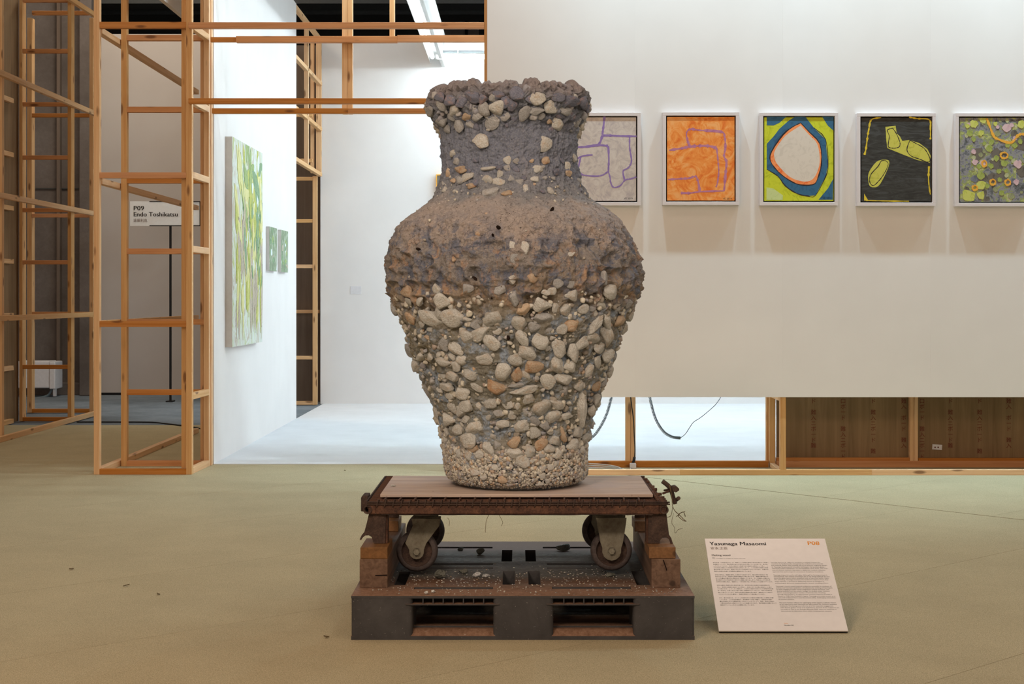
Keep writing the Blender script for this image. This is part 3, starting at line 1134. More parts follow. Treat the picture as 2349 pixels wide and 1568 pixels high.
NT_, NO_ = 860, 600
th = np.linspace(0, 2 * np.pi, NT_, endpoint=False)
zo = np.linspace(ZV, ZTOP, NO_)
rows = [(rad(z) - inset(z), z) for z in zo]
rt = float(rad(ZTOP) - inset(ZTOP))
for a in np.linspace(0, 1, 10)[1:]:
    rows.append((rt - 0.05 * (1 - math.cos(a * math.pi)) / 2, ZTOP + 0.018 * math.sin(a * math.pi)))
zi = np.linspace(ZTOP - 0.01, ZTOP - 0.45, 40)
for z in zi:
    rows.append((float(rad(z)) - 0.06, z))
rows.append((0.02, ZTOP - 0.47))
RR = np.array([r[0] for r in rows])[:, None] + 0 * th[None]
ZZ = np.array([r[1] for r in rows])[:, None] + 0 * th[None]
CC = cen(ZZ[:, :1])
U = np.stack([np.cos(th)[None] * RR, np.sin(th)[None] * RR, ZZ], -1)
flat = U.reshape(-1, 3)
zf = flat[:, 2]
d = 0.010 * fbm(flat, 7, 2, 1) + 0.008 * fbm(flat, 22, 3, 5)
d += 0.0055 * fbm(flat, 70, 3, 9)
knob = np.interp(zf, [1.02, 1.10, 1.24, 1.33, 1.40], [0.2, 1, 1, 0.5, 0.15])
rid = 1 - np.abs(fbm(flat * np.array([1, 1, 1.3]), 17, 2, 21)) * 2.2
d += knob * (0.018 * rid - 0.010) + knob * 0.010 * fbm(flat, 34, 2, 25)
neck = np.interp(zf, [1.42, 1.48, 1.66, 1.72], [0, 1, 1, 0.6])
d += neck * 0.009 * fbm(flat * np.array([1.6, 1.6, 0.7]), 26, 3, 33)
# skin of the shoulder hanging over the stones below in a ragged drip line
ang = np.arctan2(flat[:, 1], flat[:, 0])
ring = np.stack([np.cos(ang), np.sin(ang), 0 * ang], -1)
edge = 1.13 + 0.035 * vnoise(ring * 5.0, 41) + 0.025 * vnoise(ring * 13.0, 43)
t = np.clip((zf - edge) / 0.018, 0, 1)
d += np.where(zf < 1.45, 0.010 * t * t * (3 - 2 * t) * np.interp(zf, [1.1, 1.3], [1, 0]), 0)
# shallow buttress-like folds on the shoulder
d += np.interp(zf, [1.05, 1.25, 1.42, 1.47], [0, 1, 0.6, 0]) * 0.009 * np.sin(ang * 9 + 1.2 * vnoise(ring * 2, 47))
rid2 = 1 - np.abs(fbm(flat, 30, 3, 61)) * 2.4
rid3 = 1 - np.abs(fbm(flat, 62, 3, 67)) * 2.4
d += 0.004 * (rid3 - 0.5)
rimz = np.interp(zf, [1.66, 1.72, ZTOP], [0, 1, 1.2])
d += rimz * (0.016 * (rid2 - 0.5) + 0.010 * fbm(flat, 18, 2, 71))
low = np.interp(zf, [0.56, 0.64, 1.05, 1.12], [0, 1, 1, 0])
d += low * (0.008 * rid)
bot = np.interp(zf, [0.43, 0.46], [0.0, 1.0])
d *= np.maximum(bot, 0.15)
inner = np.zeros(len(RR), bool)
inner[NO_:] = True
inn = np.repeat(inner, NT_)
flat = flat.copy()
rad_dir = np.stack([np.cos(ang), np.sin(ang), 0 * ang], -1)
flat += rad_dir * d[:, None] * np.where(inn, 0.4, 1.0)[:, None]
# ragged rim
lip = np.clip((zf - (ZTOP - 0.06)) / 0.06, 0, 1)
flat[:, 2] += lip * (0.010 * vnoise(ring * 6, 51) + 0.010 * (1 - 2 * np.abs(vnoise(ring * 11, 53))) + 0.006 * vnoise(ring * 27, 55) - 0.006)
flat[:, 0] += np.repeat(CC[:, 0], NT_) - VX
flat[:, 2] -= ZV
nr = len(RR)
ii, jj = np.meshgrid(np.arange(nr - 1), np.arange(NT_), indexing='ij')
a = ii * NT_ + jj
b = ii * NT_ + (jj + 1) % NT_
faces = np.stack([a, b, b + NT_, a + NT_], -1).reshape(-1, 4)
obj('vessel_body', np_mesh('vessel_body', flat, faces), M['vase'], vessel, (VX, YV, ZV))
# flat underside
bmb = bmesh.new()
bmesh.ops.create_circle(bmb, cap_ends=True, radius=float(rad(ZV) - inset(ZV)) * 0.99, segments=64)
obj('vessel_foot', bm_mesh('vessel_foot', bmb), M['gravel'], vessel, (float(cen(ZV)), YV, ZV + 0.001))


# ---- stones
def ico(sub):
    bm = bmesh.new()
    bmesh.ops.create_icosphere(bm, subdivisions=sub, radius=1.0)
    V = np.array([v.co[:] for v in bm.verts])
    Fc = np.array([[v.index for v in f.verts] for f in bm.faces])
    bm.free()
    return V, Fc


I3, F3 = ico(4)
I1, F1 = ico(2)


def rock(seed, n=13, sharp=9.0):
    rg = np.random.default_rng(seed)
    N = rg.normal(size=(n, 3))
    N /= np.linalg.norm(N, axis=1)[:, None]
    D = rg.uniform(0.72, 1.02, n)
    def f(v):
        q = np.maximum(v @ N.T, 1e-3) / D
        return 1.0 / (np.sum(q ** sharp, 1) ** (1 / sharp) + 1e-6)
    r = np.minimum(f(I3), 1.25)
    V = I3 * r[:, None]
    V = V * (1 + 0.07 * fbm(V + seed * 3.1, 1.6, 2, seed)[:, None] + 0.035 * fbm(V + seed, 5, 3, seed + 3)[:, None])
    V -= V.mean(0)
    V /= np.abs(V).max(0)
    return V


ROCKS = []
for s in range(22):
    ROCKS.append(rock(100 + s, 9 + s % 7))
_rm = {}


def rock_mesh(i, mat):
    k = (i, mat)
    if k not in _rm:
        me = np_mesh('stone', ROCKS[i], F3)
        me.materials.append(M[mat])
        _rm[k] = me
    return _rm[k]


def surf_r(z): return float(rad(z) - inset(z))


def hit(px, py):
    dvec = Vector(((px - CX) / F, 1.0, -(py - CY) / F))
    best = None
    t = 4.7
    while t < 6.0:
        z = H + dvec.z * t
        x = dvec.x * t - float(cen(z))
        g = math.hypot(x, t - YV) - surf_r(z)
        if g <= 0: return t, True
        if best is None or g < best[0]: best = (g, t)
        t += 0.004
    return best[1], False


def surf_normal(px, py, t):
    z = FZ(py, t)
    x = FX(px, t) - float(cen(z))
    y = t - YV
    r = math.hypot(x, y)
    dr = (surf_r(z + 0.03) - surf_r(z - 0.03)) / 0.06
    n = Vector((x / r, y / r, -dr))
    return n.normalized(), Vector((float(cen(z)) + x / r * surf_r(z), YV + y / r * surf_r(z), z))


placed = []


def put_stone(px, py, w, h, ang=0.0, kind='T', push=0.10):
    t, ok = hit(px, py)
    n, p = surf_normal(px, py, t)
    view = Vector((-p.x, -p.y, H - p.z)).normalized()
    cosv = max(0.5, n.dot(view))
    tx = Vector((0, 0, 1)).cross(n).normalized()
    ty = n.cross(tx)
    sc = p.y / F
    sw, sh = w * sc / 2 * 1.16, h * sc / 2 * 1.16
    sw = min(sw / cosv, sw * 1.5)
    dp = 0.5 * (w + h) * sc / 2 * R.uniform(0.70, 0.9)
    a = math.radians(-ang)
    ux = tx * math.cos(a) + ty * math.sin(a)
    uy = -tx * math.sin(a) + ty * math.cos(a)
    mat = {'T': 'stone_tan', 'G': 'stone_grey', 'O': 'stone_orange', 'S': 'stone_slate'}[kind]
    i = R.randrange(len(ROCKS))
    o = bpy.data.objects.new('stone', rock_mesh(i, mat))
    link(o, vessel)
    fl_ = R.choice((-1, 1))
    m = Matrix((ux * sw * fl_, uy * sh * R.choice((-1, 1)), n * dp)).transposed().to_4x4()
    m.translation = p + n * (dp * push) - vessel.location
    o.matrix_basis = m
    placed.append((px, py, max(w, h) / 2))


ST = [(936.6,668.5,29,27,0,'O'),(1005,664,17,27,0,'T'),(1018,689,32,38,0,'T'),(991.6,727.5,45,35,20,'T'),(1040,727.5,42,42,0,'T'),(946,728,29,30,0,'O'),(1129.5,727.5,39,38,0,'T'),
(1070,769,29,37,0,'T'),(1105.5,761,46,28,-35,'T'),(1128.7,783,45,32,20,'T'),(1048,799,28,33,0,'T'),(1111,822,35,31,15,'T'),(1020,828,27,22,0,'T'),(1063,826,24,24,0,'T'),(1050.6,836,21,29,10,'T'),
(952.5,839,33,30,0,'T'),(967.7,819,29,16,-25,'T'),(936,802,24,31,0,'G'),(902,703.6,20,34,0,'G'),(991,755,19,16,0,'T'),(987,774.5,22,13,0,'O'),(1020,755,15,24,0,'G'),(1018.7,788,20,32,0,'G'),
(1091,743.5,24,24,0,'G'),(1142,758,20,17,0,'T'),(1148,664,26,22,0,'G'),(1076,661,24,20,0,'G'),(1073,731,19,11,0,'T'),(1011,716,20,26,0,'T'),(1173,641,18,20,0,'T'),(1156,852,31,43,0,'T'),
(1240,697,41,32,10,'T'),(1310,676.5,28,26,0,'T'),(1395,668.6,27,32,0,'T'),(1272,703.6,17,24,0,'T'),(1293,710,25,26,0,'T'),(1336.6,708,21,24,0,'T'),(1199.5,708,30,26,0,'O'),(1190.7,737,29,38,0,'T'),
(1222.6,748,28,27,0,'G'),(1242.5,726,36,24,20,'G'),(1308.7,742,32,30,0,'O'),(1288,754.6,23,25,0,'T'),(1363.7,742,36,24,-50,'T'),(1389,737,34,26,40,'T'),(1416,735.5,27,27,0,'O'),(1444,723,22,27,0,'T'),
(1427,751,31,27,0,'T'),(1387,770.6,42,30,50,'T'),(1358,772,25,28,0,'T'),(1197,772,38,24,70,'T'),(1234.6,782,38,36,0,'T'),(1329.5,788,36,28,-40,'T'),(1280,797,36,32,45,'T'),(1311,805.7,38,30,60,'T'),
(1210.7,807,37,37,0,'T'),(1183.5,823,32,28,0,'T'),(1371,796,27,28,0,'T'),(1387.7,813,30,30,0,'T'),(1367.7,828,29,23,30,'T'),(1222.6,839,37,30,0,'O'),(1274.4,835,30,40,0,'T'),(1304,838,30,28,0,'T'),
(1420,818.5,17,24,0,'G'),(1280,648,24,24,0,'G'),(1308,649,19,22,0,'G'),(1250.5,670,19,13,0,'T'),(1179.6,681,20,38,0,'G'),(1221,638,27,20,0,'O'),(1437,697,17,25,0,'G'),(1254,798,17,14,0,'T'),(1266,774,14,11,0,'T'),
(1257,754,17,15,0,'G'),(1382,640,11,35,0,'G'),(1042,861,30,25,0,'T'),(1080.5,857,28,26,0,'T'),(1029,884,28,22,0,'T'),(1011,894.5,16,14,0,'T'),(1063,899,28,30,0,'T'),(1094.5,884,27,18,40,'T'),(1138.5,884,42,28,40,'O'),
(1037,907,20,18,0,'T'),(990,920,25,17,0,'T'),(976,891,26,34,30,'G'),(1005,941.5,19,34,0,'T'),(1043,932.6,22,29,20,'T'),(1075,930,28,30,0,'T'),(1060,941,26,26,0,'T'),(1126.7,922,34,23,0,'T'),(1165,924,26,26,0,'T'),
(1102.5,932.6,26,15,55,'T'),(1032,960.5,34,30,0,'T'),(1071,962,18,21,0,'T'),(1090,978,33,33,0,'T'),(1052,986,25,28,0,'T'),(1028.5,988,16,19,0,'T'),(1080,1006,38,40,0,'T'),(1154.6,972,29,19,0,'T'),(1131,1000,17,11,25,'T'),
(1121.6,1026.5,24,31,0,'T'),(1088.6,1028,24,15,-25,'O'),(1101,1042.6,20,21,0,'T'),(1077,1042.6,16,23,0,'T'),(1056,1041,15,21,-20,'T'),(1144,947,25,18,0,'G'),(1175,949,22,22,0,'T'),(1141,1019,16,19,0,'G'),(1040,1003,20,10,30,'O'),
(1180,1012,30,28,0,'O'),(1184,858,22,38,0,'O'),(1206,859,20,26,0,'T'),(1255,872.5,31,34,20,'T'),(1291,866.7,34,26,0,'T'),(1347.7,850.5,20,32,0,'T'),(1199,893,56,20,-12,'T'),(1186,880,36,13,-15,'G'),(1210.6,913.6,27,28,0,'T'),
(1238.5,931,38,38,-20,'T'),(1276.6,924,33,24,15,'T'),(1266,951.7,29,32,0,'T'),(1294,953,29,17,0,'T'),(1291,893,21,25,0,'G'),(1325.7,884,20,27,0,'T'),(1327,938.5,60,26,65,'T'),(1364.5,914,30,31,0,'T'),(1352,940,27,27,0,'T'),
(1364,884,24,22,0,'O'),(1397,852,18,30,0,'T'),(1188,929.7,14,20,0,'T'),(1197,976.6,32,31,0,'T'),(1225,990,23,26,0,'T'),(1224.5,963.4,30,18,25,'G'),(1248,975,24,23,0,'G'),(1287.6,995.7,30,18,50,'O'),(1271.4,1010,23,23,0,'T'),
(1238.4,1018,31,28,0,'O'),(1182,1038,36,25,-20,'T'),(1215.7,1034,22,25,0,'T'),(1257,1029.4,23,20,0,'T'),(1241.4,1045.5,19,13,0,'G'),(1312.5,1020.6,27,28,0,'T'),(1340,1000,26,24,0,'T'),(1320,991,24,25,0,'T'),(1332,1031,16,20,0,'T'),
(1277.3,1039.7,22,17,-40,'T'),(1197,1057.5,31,29,0,'T'),(1289,1027,10,16,0,'T'),(1138.7,1071,21,13,0,'T'),(1112.6,1093,16,14,0,'T'),(1154,1098,17,17,0,'O'),(1092,1082,20,15,0,'T'),(1260.5,1070.5,14,14,0,'T'),(1273.6,1063,15,14,0,'T'),
(1243,1073,12,14,0,'T'),(1237,1108,13,12,0,'T'),(1243,1091,15,14,0,'T'),(1256,1100,11,13,0,'T'),(1275,1087,11,13,0,'T'),(1219,1056,17,11,-45,'T'),(1230.6,1059,15,10,0,'T'),(1069,1061,12,9,0,'T'),(1077,1070.5,11,11,0,'T'),
(1142.7,244.5,35,37,0,'T'),(1233,224.5,36,31,0,'T'),(1260,246,27,33,0,'T'),(1201.5,259,27,36,0,'G'),(1230,251.7,31,22,0,'G'),(1131,280,33,34,0,'G'),(1112.5,249,25,31,0,'G'),(1097,266,26,23,0,'G'),(1071,266,19,21,0,'O'),
(1045,252,23,26,0,'T'),(1016,241.7,18,29,0,'G'),(1055,287.6,23,28,0,'G'),(1016,279,31,21,0,'G'),(1277.6,284.7,26,32,0,'T'),(1296,253,29,21,0,'G'),(1160,267.5,23,20,0,'G'),(1240,266,17,17,0,'G'),(1105,323.5,42,30,10,'T'),
(1249,330.6,26,33,0,'T'),(992,252,36,26,0,'G'),(1000,281,18,26,0,'G'),(1036,267.5,18,20,0,'G'),(1039,350.7,16,17,0,'T'),(1049,371,17,17,0,'G'),(1059,388,24,19,0,'O'),(1074,405,24,19,-15,'T'),(1056.6,412.5,15,18,0,'G'),
(1121,412.5,24,20,0,'T'),(1148,399.5,18,19,0,'T'),(1145.5,418,25,18,0,'T'),(1127,441,27,28,0,'G'),(1233,388,22,20,-30,'T'),(1226,411,17,13,0,'T'),(1206,434,13,22,0,'T'),(1163,445,16,16,0,'O'),(1122.6,386.6,34,10,0,'T'),
(1163,385,14,14,0,'G'),(1081,427,17,13,0,'O'),(1042,414,14,14,0,'O'),(1029,395,11,20,0,'O'),(1252,369,16,18,0,'O'),(1300,380,12,24,0,'T'),(1303,397,16,15,0,'O'),(1201.5,572,28,32,0,'T'),(1176,564.5,17,20,0,'T'),
(1178.5,592,23,24,0,'G'),(1308,583,18,11,-30,'T'),(1226,580,9,14,0,'T'),(1042,596,8,14,0,'O'),(1097,537,11,11,0,'O'),(1219,369,11,9,0,'O'),(1334,236,34,30,0,'S'),(1344,252,22,24,0,'S'),(1013,224,26,22,0,'S'),(1088,222,34,28,0,'S'),
(1145,218,26,18,0,'S'),(1184,217,32,34,0,'S'),(1160,234,22,26,0,'S'),(1278,225,30,22,0,'S'),(1306,232,34,26,0,'S'),(1214,226,20,24,0,'S'),(1062,236,26,30,0,'S'),(1035,232,24,26,0,'S'),(1176,240,20,26,0,'S'),
(1284,262,20,20,0,'S'),(1310,268,24,24,0,'S'),(1322,282,20,22,0,'G'),(1080,286,18,18,0,'G'),(1028,296,18,20,0,'G'),(1094,292,14,16,0,'S'),(1108,226,20,24,0,'S'),(1130,224,18,18,0,'G'),(984,268,20,22,0,'S'),(1338,272,18,22,0,'G')]
for s in ST:
    push = 0.30 if s[1] > 500 else (0.30 if s[1] < 262 else 0.08)
    put_stone(*s, push=push)
# more stones between the large ones, until 300 single stones stand on the visible side
tries = 0
while len(placed) < 300 and tries < 9000:
    tries += 1
    py = R.choice((R.uniform(640, 1050), R.uniform(690, 1050), R.uniform(224, 300), R.uniform(360, 440)))
    l = np.interp(py, [p[0] for p in PROF], [p[1] for p in PROF])
    r_ = np.interp(py, [p[0] for p in PROF], [p[2] for p in PROF])
    px = R.uniform(l + 3, r_ - 3)
    s = R.uniform(11, 20) if py > 600 else R.uniform(8, 18)
    if any((px - a) ** 2 + (py - b) ** 2 < (0.8 * c + 0.42 * s) ** 2 for a, b, c in placed):
        continue
    k = R.choices('TGOS', (6, 3, 1, 0) if py > 600 else (1, 3, 0.6, 4))[0]
    put_stone(px, py, s, s * R.uniform(0.75, 1.25), R.uniform(-40, 40), k, 0.22)

# small stones filling the ground between them, and a crust of lumps along the rim
def filler(name, label, n, zr, ar, sr, kinds, seed, lift):
    rgf = np.random.default_rng(seed)
    pts, nn_ = on_surface(n, zr[0], zr[1], ar[0], ar[1], rgf)
    V_, F_, T_ = [], [], []
    base = [r_[:, :] for r_ in SMALL]
    for i in range(n):
        v0 = SMALL[i % len(SMALL)]
        q = rgf.normal(size=(3, 3))
        q, _ = np.linalg.qr(q)
        s = rgf.uniform(*sr)
        V_.append(v0 @ q * np.array([s, s, s]) * rgf.uniform(0.8, 1.2, 3) + pts[i] + nn_[i] * lift * s)
        F_.append(FSM + i * len(v0))
        T_.append(np.full(len(v0), rgf.uniform(*kinds)))
    o = obj(name, np_mesh(name, np.concatenate(V_), np.concatenate(F_), True, np.concatenate(T_)), M['gravel'], vessel, (0, 0, 0))
    tag(o, kind='stuff')
    o['label'] = label


# ---- the stones round the back and the gravel foot: too many or too small to count
def scatter(name, pts, nrm, sizes, tones, V0, F0, mat, seed):
    rg = np.random.default_rng(seed)
    n = len(pts)
    A = rg.normal(size=(n, 3))
    tx = np.cross(nrm, A)
    tx /= np.linalg.norm(tx, axis=1)[:, None]
    ty = np.cross(nrm, tx)
    el = rg.uniform(0.75, 1.3, (n, 1))
    s = sizes[:, None]
    sh = V0.shape[0]
    V = (tx[:, None] * (V0[None, :, :1] * (s * el)[:, None]) + ty[:, None] * (V0[None, :, 1:2] * (s / el)[:, None]) + nrm[:, None] * (V0[None, :, 2:] * (s * 0.8)[:, None]))
    jit = 1 + 0.16 * rg.normal(size=(n, sh, 1))
    V = V * np.clip(jit, 0.68, 1.32) + pts[:, None]
    Fc = F0[None] + (np.arange(n) * sh)[:, None, None]
    me = np_mesh(name, V.reshape(-1, 3), Fc.reshape(-1, 3), True, np.repeat(tones, sh))
    o = obj(name, me, mat, vessel, (0, 0, 0))
    return tag(o, kind='stuff')


def on_surface(n, z0, z1, a0, a1, rg, bias=1.0):
    z = z0 + (z1 - z0) * rg.uniform(size=n) ** bias
    a = rg.uniform(a0, a1, n)
    rr = rad(z) - inset(z)
    nr_ = np.stack([np.cos(a), np.sin(a), 0 * a], -1)
    return np.stack([cen(z) + np.cos(a) * rr, YV + np.sin(a) * rr, z], -1), nr_


ISM, FSM = ico(3)
SMALL = []
for s_ in range(8):
    I3_keep = I3
    I3 = ISM
    SMALL.append(rock(300 + s_, 10))
    I3 = I3_keep
filler('filler_stones', 'small stones packed between the large ones', 640, (0.56, 1.10), (math.pi, 2 * math.pi), (0.006, 0.0125), (0.0, 0.90), 12, 0.05)
filler('rim_lumps', 'slaggy lumps along the rim', 60, (1.70, ZTOP - 0.02), (0, 2 * math.pi), (0.008, 0.016), (0.70, 0.84), 14, 0.1)
rg = np.random.default_rng(3)
p1, n1 = on_surface(5200, 0.440, 0.575, 0, 2 * np.pi, rg, 1.25)
s1 = rg.uniform(0.0028, 0.0075, len(p1)) * np.interp(p1[:, 2], [0.43, 0.47, 0.53], [0.55, 0.9, 1.15])
o = scatter('gravel_crust', p1 + n1 * 0.002, n1, s1, rg.uniform(0, 1, len(p1)), I1, F1, M['gravel'], 5)
o['label'] = 'fine fused gravel round the foot of the vessel'
p2, n2 = on_surface(1000, 0.56, 1.13, 0, 2 * np.pi, rg, 1.2)
p3, n3 = on_surface(150, 1.42, 1.52, 0, 2 * np.pi, rg)
p4, n4 = on_surface(80, 1.16, 1.42, 0, 2 * np.pi, rg)
pp, nn = np.concatenate([p2, p3, p4]), np.concatenate([n2, n3, n4])
s2 = rg.uniform(0.003, 0.0085, len(pp))
s2[len(p2):] *= 0.7
o = scatter('crumb_crust', pp - nn * 0.0015, nn, s2, rg.uniform(0, 1, len(pp)), I1, F1, M['gravel'], 6)
o['label'] = 'small crumbs of stone stuck between the large stones'
p5, n5 = on_surface(330, 0.58, 1.12, 0.12, math.pi - 0.12, rg)
p6, n6 = on_surface(90, 1.68, 1.80, 0.12, math.pi - 0.12, rg)
pp, nn = np.concatenate([p5, p6]), np.concatenate([n5, n6])
Ik, Fk = ico(3)
o = scatter('rear_stones', pp + nn * 0.006, nn, rg.uniform(0.012, 0.026, len(pp)), rg.uniform(0.2, 0.9, len(pp)), Ik, Fk, M['gravel'], 8)
o['label'] = 'stones on the far side of the vessel'
# burst bubbles: dark openings in the skin
for (px, py, w, h, an) in ((963, 572, 7, 7, 0), (1092, 639, 18, 6, 40), (1166, 773, 8, 12, -20), (1144, 523, 12, 5, 15), (1265, 483, 10, 4, -8), (1313, 1098, 8, 7, 0), (1129, 681, 6, 7, 0), (1360, 671, 5, 5, 0), (1131, 540, 6, 5, 0)):
    t, ok = hit(px, py)
    n, p = surf_normal(px, py, t)
    tx = Vector((0, 0, 1)).cross(n).normalized()
    ty = n.cross(tx)
    sc = p.y / F
    a = math.radians(-an)
    ux, uy = tx * math.cos(a) + ty * math.sin(a), -tx * math.sin(a) + ty * math.cos(a)
    if 'pit' not in _rm:
        me = np_mesh('burst_hole', I1, F1)
        me.materials.append(M['hole'])
        _rm['pit'] = me
    o = bpy.data.objects.new('burst_hole', _rm['pit'])
    link(o, vessel)
    m = Matrix((ux * (w * sc / 2), uy * (h * sc / 2), n * 0.012)).transposed().to_4x4()
    m.translation = p + n * 0.004 - vessel.location
    o.matrix_basis = m

# ================================================================== PALLET
YP0, ZPT = 4.94, 0.141
PX0, PX1 = FX(805.5, YP0), FX(1593.5, YP0)
pal = thing('plastic_pallet', 'dusty dark grey plastic pallet on the carpet', 'pallet', ((PX0 + PX1) / 2, YP0, 0))


def plate_holes(x0, x1, y0, y1, z0, z1, holes):
    xs = sorted({x0, x1, *[h[0] for h in holes], *[h[1] for h in holes]})
    ys = sorted({y0, y1, *[h[2] for h in holes], *[h[3] for h in holes]})
    def solid(i, j):
        if i < 0 or j < 0 or i >= len(xs) - 1 or j >= len(ys) - 1: return False
        cx, cy = (xs[i] + xs[i + 1]) / 2, (ys[j] + ys[j + 1]) / 2
        return not any(h[0] < cx < h[1] and h[2] < cy < h[3] for h in holes)
    bm = bmesh.new()
    cache = {}
    def v(i, j, k):
        key = (i, j, k)
        if key not in cache: cache[key] = bm.verts.new((xs[i], ys[j], z1 if k else z0))
        return cache[key]
    for i in range(len(xs) - 1):
        for j in range(len(ys) - 1):
            if not solid(i, j): continue
            bm.faces.new((v(i, j, 1), v(i + 1, j, 1), v(i + 1, j + 1, 1), v(i, j + 1, 1)))
            bm.faces.new((v(i, j, 0), v(i, j + 1, 0), v(i + 1, j + 1, 0), v(i + 1, j, 0)))
            if not solid(i - 1, j): bm.faces.new((v(i, j, 0), v(i, j, 1), v(i, j + 1, 1), v(i, j + 1, 0)))
            if not solid(i + 1, j): bm.faces.new((v(i + 1, j, 0), v(i + 1, j + 1, 0), v(i + 1, j + 1, 1), v(i + 1, j, 1)))
            if not solid(i, j - 1): bm.faces.new((v(i, j, 0), v(i + 1, j, 0), v(i + 1, j, 1), v(i, j, 1)))
            if not solid(i, j + 1): bm.faces.new((v(i, j + 1, 0), v(i, j + 1, 1), v(i + 1, j + 1, 1), v(i + 1, j + 1, 0)))
    return bm


PC = (PX0 + PX1) / 2
PY1 = YP0 + 1.10
def hole(px0, px1, py0, py1, mirror=False):
    y0, y1 = FY(py1, ZPT), FY(py0, ZPT)
    ym = (y0 + y1) / 2
    return (FX(px0, ym) - PC, FX(px1, ym) - PC, y0 - YP0, y1 - YP0)


holes = [hole(1151, 1175, 1261, 1287), hole(1205, 1229, 1261, 1287), hole(1153.5, 1181, 1309, 1340), hole(1212, 1239, 1309, 1340),
         hole(910, 936, 1311, 1341), hole(1454, 1484, 1309, 1341), hole(950, 1131, 1346, 1350.5), hole(1266, 1447, 1345, 1350),
         hole(960, 1131, 1291.5, 1295), hole(960, 1131, 1300.5, 1304), hole(1255, 1420, 1291.5, 1295), hole(1255, 1420, 1300.5, 1304),
         hole(965, 1130, 1253.5, 1257), hole(1245, 1410, 1253.5, 1257)]
bm = plate_holes(PX0 - PC, PX1 - PC, 0, 1.10, ZPT - 0.008, ZPT, holes)
# round the outer corners of the deck
me = bm_mesh('deck', bm)
obj('deck', me, M['pallet'], pal, (PC, YP0, 0))


def foot(px0, px1, y0, y1, name='foot_block'):
    """one of the nine hollow feet, corners rounded"""
    x0, x1 = FX(px0, YP0), FX(px1, YP0)
    bm = bmesh.new()
    bm_box(bm, x0, x1, y0, y1, 0.012, ZPT - 0.008)
    es = [e for e in bm.edges if abs(e.verts[0].co.z - e.verts[1].co.z) > 0.05]
    bmesh.ops.bevel(bm, geom=es, offset=0.013, segments=5, affect='EDGES', profile=0.5)
    for v in bm.verts:
        v.co -= Vector((PC, YP0, 0))
    return obj(name, bm_mesh(name, bm, False), M['pallet'], pal, (PC, YP0, 0))


fx = [(805.5, 946), (1131.5, 1269.5), (1453, 1593.5)]
fy = [(YP0 + 0.0005, YP0 + 0.20), (YP0 + 0.45, YP0 + 0.65), (PY1 - 0.20, PY1 - 0.0005)]
for a, b in fx:
    for c, d_ in fy:
        foot(a, b, c, d_)
# bottom sheet, left closed so that the inside of the pallet stays dark
hb_ = [(FX(950, YP0) - PC, FX(1129, YP0) - PC, 0.075, 0.42), (FX(1272, YP0) - PC, FX(1450, YP0) - PC, 0.075, 0.42),
       (FX(950, YP0) - PC, FX(1129, YP0) - PC, 0.68, 1.03), (FX(1272, YP0) - PC, FX(1450, YP0) - PC, 0.68, 1.03)]
obj('closed_bottom', bm_mesh('closed_bottom', plate_holes(PX0 - PC, PX1 - PC, 0, 1.10, 0.0, 0.0125, [])), M['pallet'], pal, (PC, YP0, 0))
zl = FZ(1384.5, YP0)
for a, b in ((946, 1131.5), (1269.5, 1453)):
    w0, w1 = FX(a - 16, YP0), FX(b + 14, YP0)
    # lip with flared ends, ribs above it, ramp and hollow sill below
    poly = [(w0, zl - 0.0015), (FX(a, YP0), zl - 0.0035), (FX(b, YP0), zl - 0.0035), (w1, zl - 0.0015), (w1, zl), (w0, zl)]
    prism('fork_lip', poly, YP0 - 0.004, YP0 + 0.05, M['pallet'], pal)
    n = 8
    for i in range(1, n):
        px = a + 1 + (b - a) * i / n
        box('rib', FX(px - 1.3, YP0), FX(px + 1.3, YP0), YP0 + 0.002, YP0 + 0.05, zl, ZPT - 0.008, M['pallet'], pal)
    box('rib_gap_shade', FX(a, YP0), FX(b, YP0), YP0 + 0.05, YP0 + 0.055, zl - 0.004, ZPT - 0.008, M['black'], pal)  # black plate put in as the shade between the ribs
    bmr = bmesh.new()
    zr = FZ(1441, YP0)
    prof = [(0.002, 0.0125), (0.030, zr - 0.006), (0.045, zr - 0.006), (0.045, zr), (0.06, zr), (0.06, 0.0125)]
    A = [bmr.verts.new((FX(a - 4, YP0) - PC, y, z)) for y, z in prof]
    B = [bmr.verts.new((FX(b + 4, YP0) - PC, y, z)) for y, z in prof]
    for i in range(len(prof)):
        j = (i + 1) % len(prof)
        bmr.faces.new((A[i], B[i], B[j], A[j]))
    bmr.faces.new(A[::-1])
    bmr.faces.new(B)
    obj('ramp_sill', bm_mesh('ramp_sill', bmr), M['pallet'], pal, (PC, YP0, 0))

for a, b in ((PX0 + 0.004, PX0 + 0.010), (PX1 - 0.010, PX1 - 0.004)):
    box('side_light_block', a, b, YP0 + 0.02, PY1 - 0.02, 0.0125, ZPT - 0.008, M['pallet'], pal)  # added to keep light from entering at the sides
box('rear_light_block', PX0 + 0.02, PX1 - 0.02, PY1 - 0.010, PY1 - 0.004, 0.0125, ZPT - 0.008, M['pallet'], pal)  # added to keep light from entering at the back

# ---- debris lying on the pallet
def rubble(px, py, w, h, z, label, mat='rubble', seed=0, grp='rubble on the pallet'):
    Y = FY(py + h * 0.5, z)
    sc = Y / F
    sx, sz = w * sc / 2, h * sc / 2
    V = ROCKS[seed % len(ROCKS)] * np.array([sx, max(sx * 0.6, sz), sz])
    V[:, 2] -= V[:, 2].min()
    o = obj('rubble_chunk', np_mesh('rubble_chunk', V, F3), M[mat], None, (FX(px, Y), Y, z))
    return tag(o, label, 'rubble', grp)


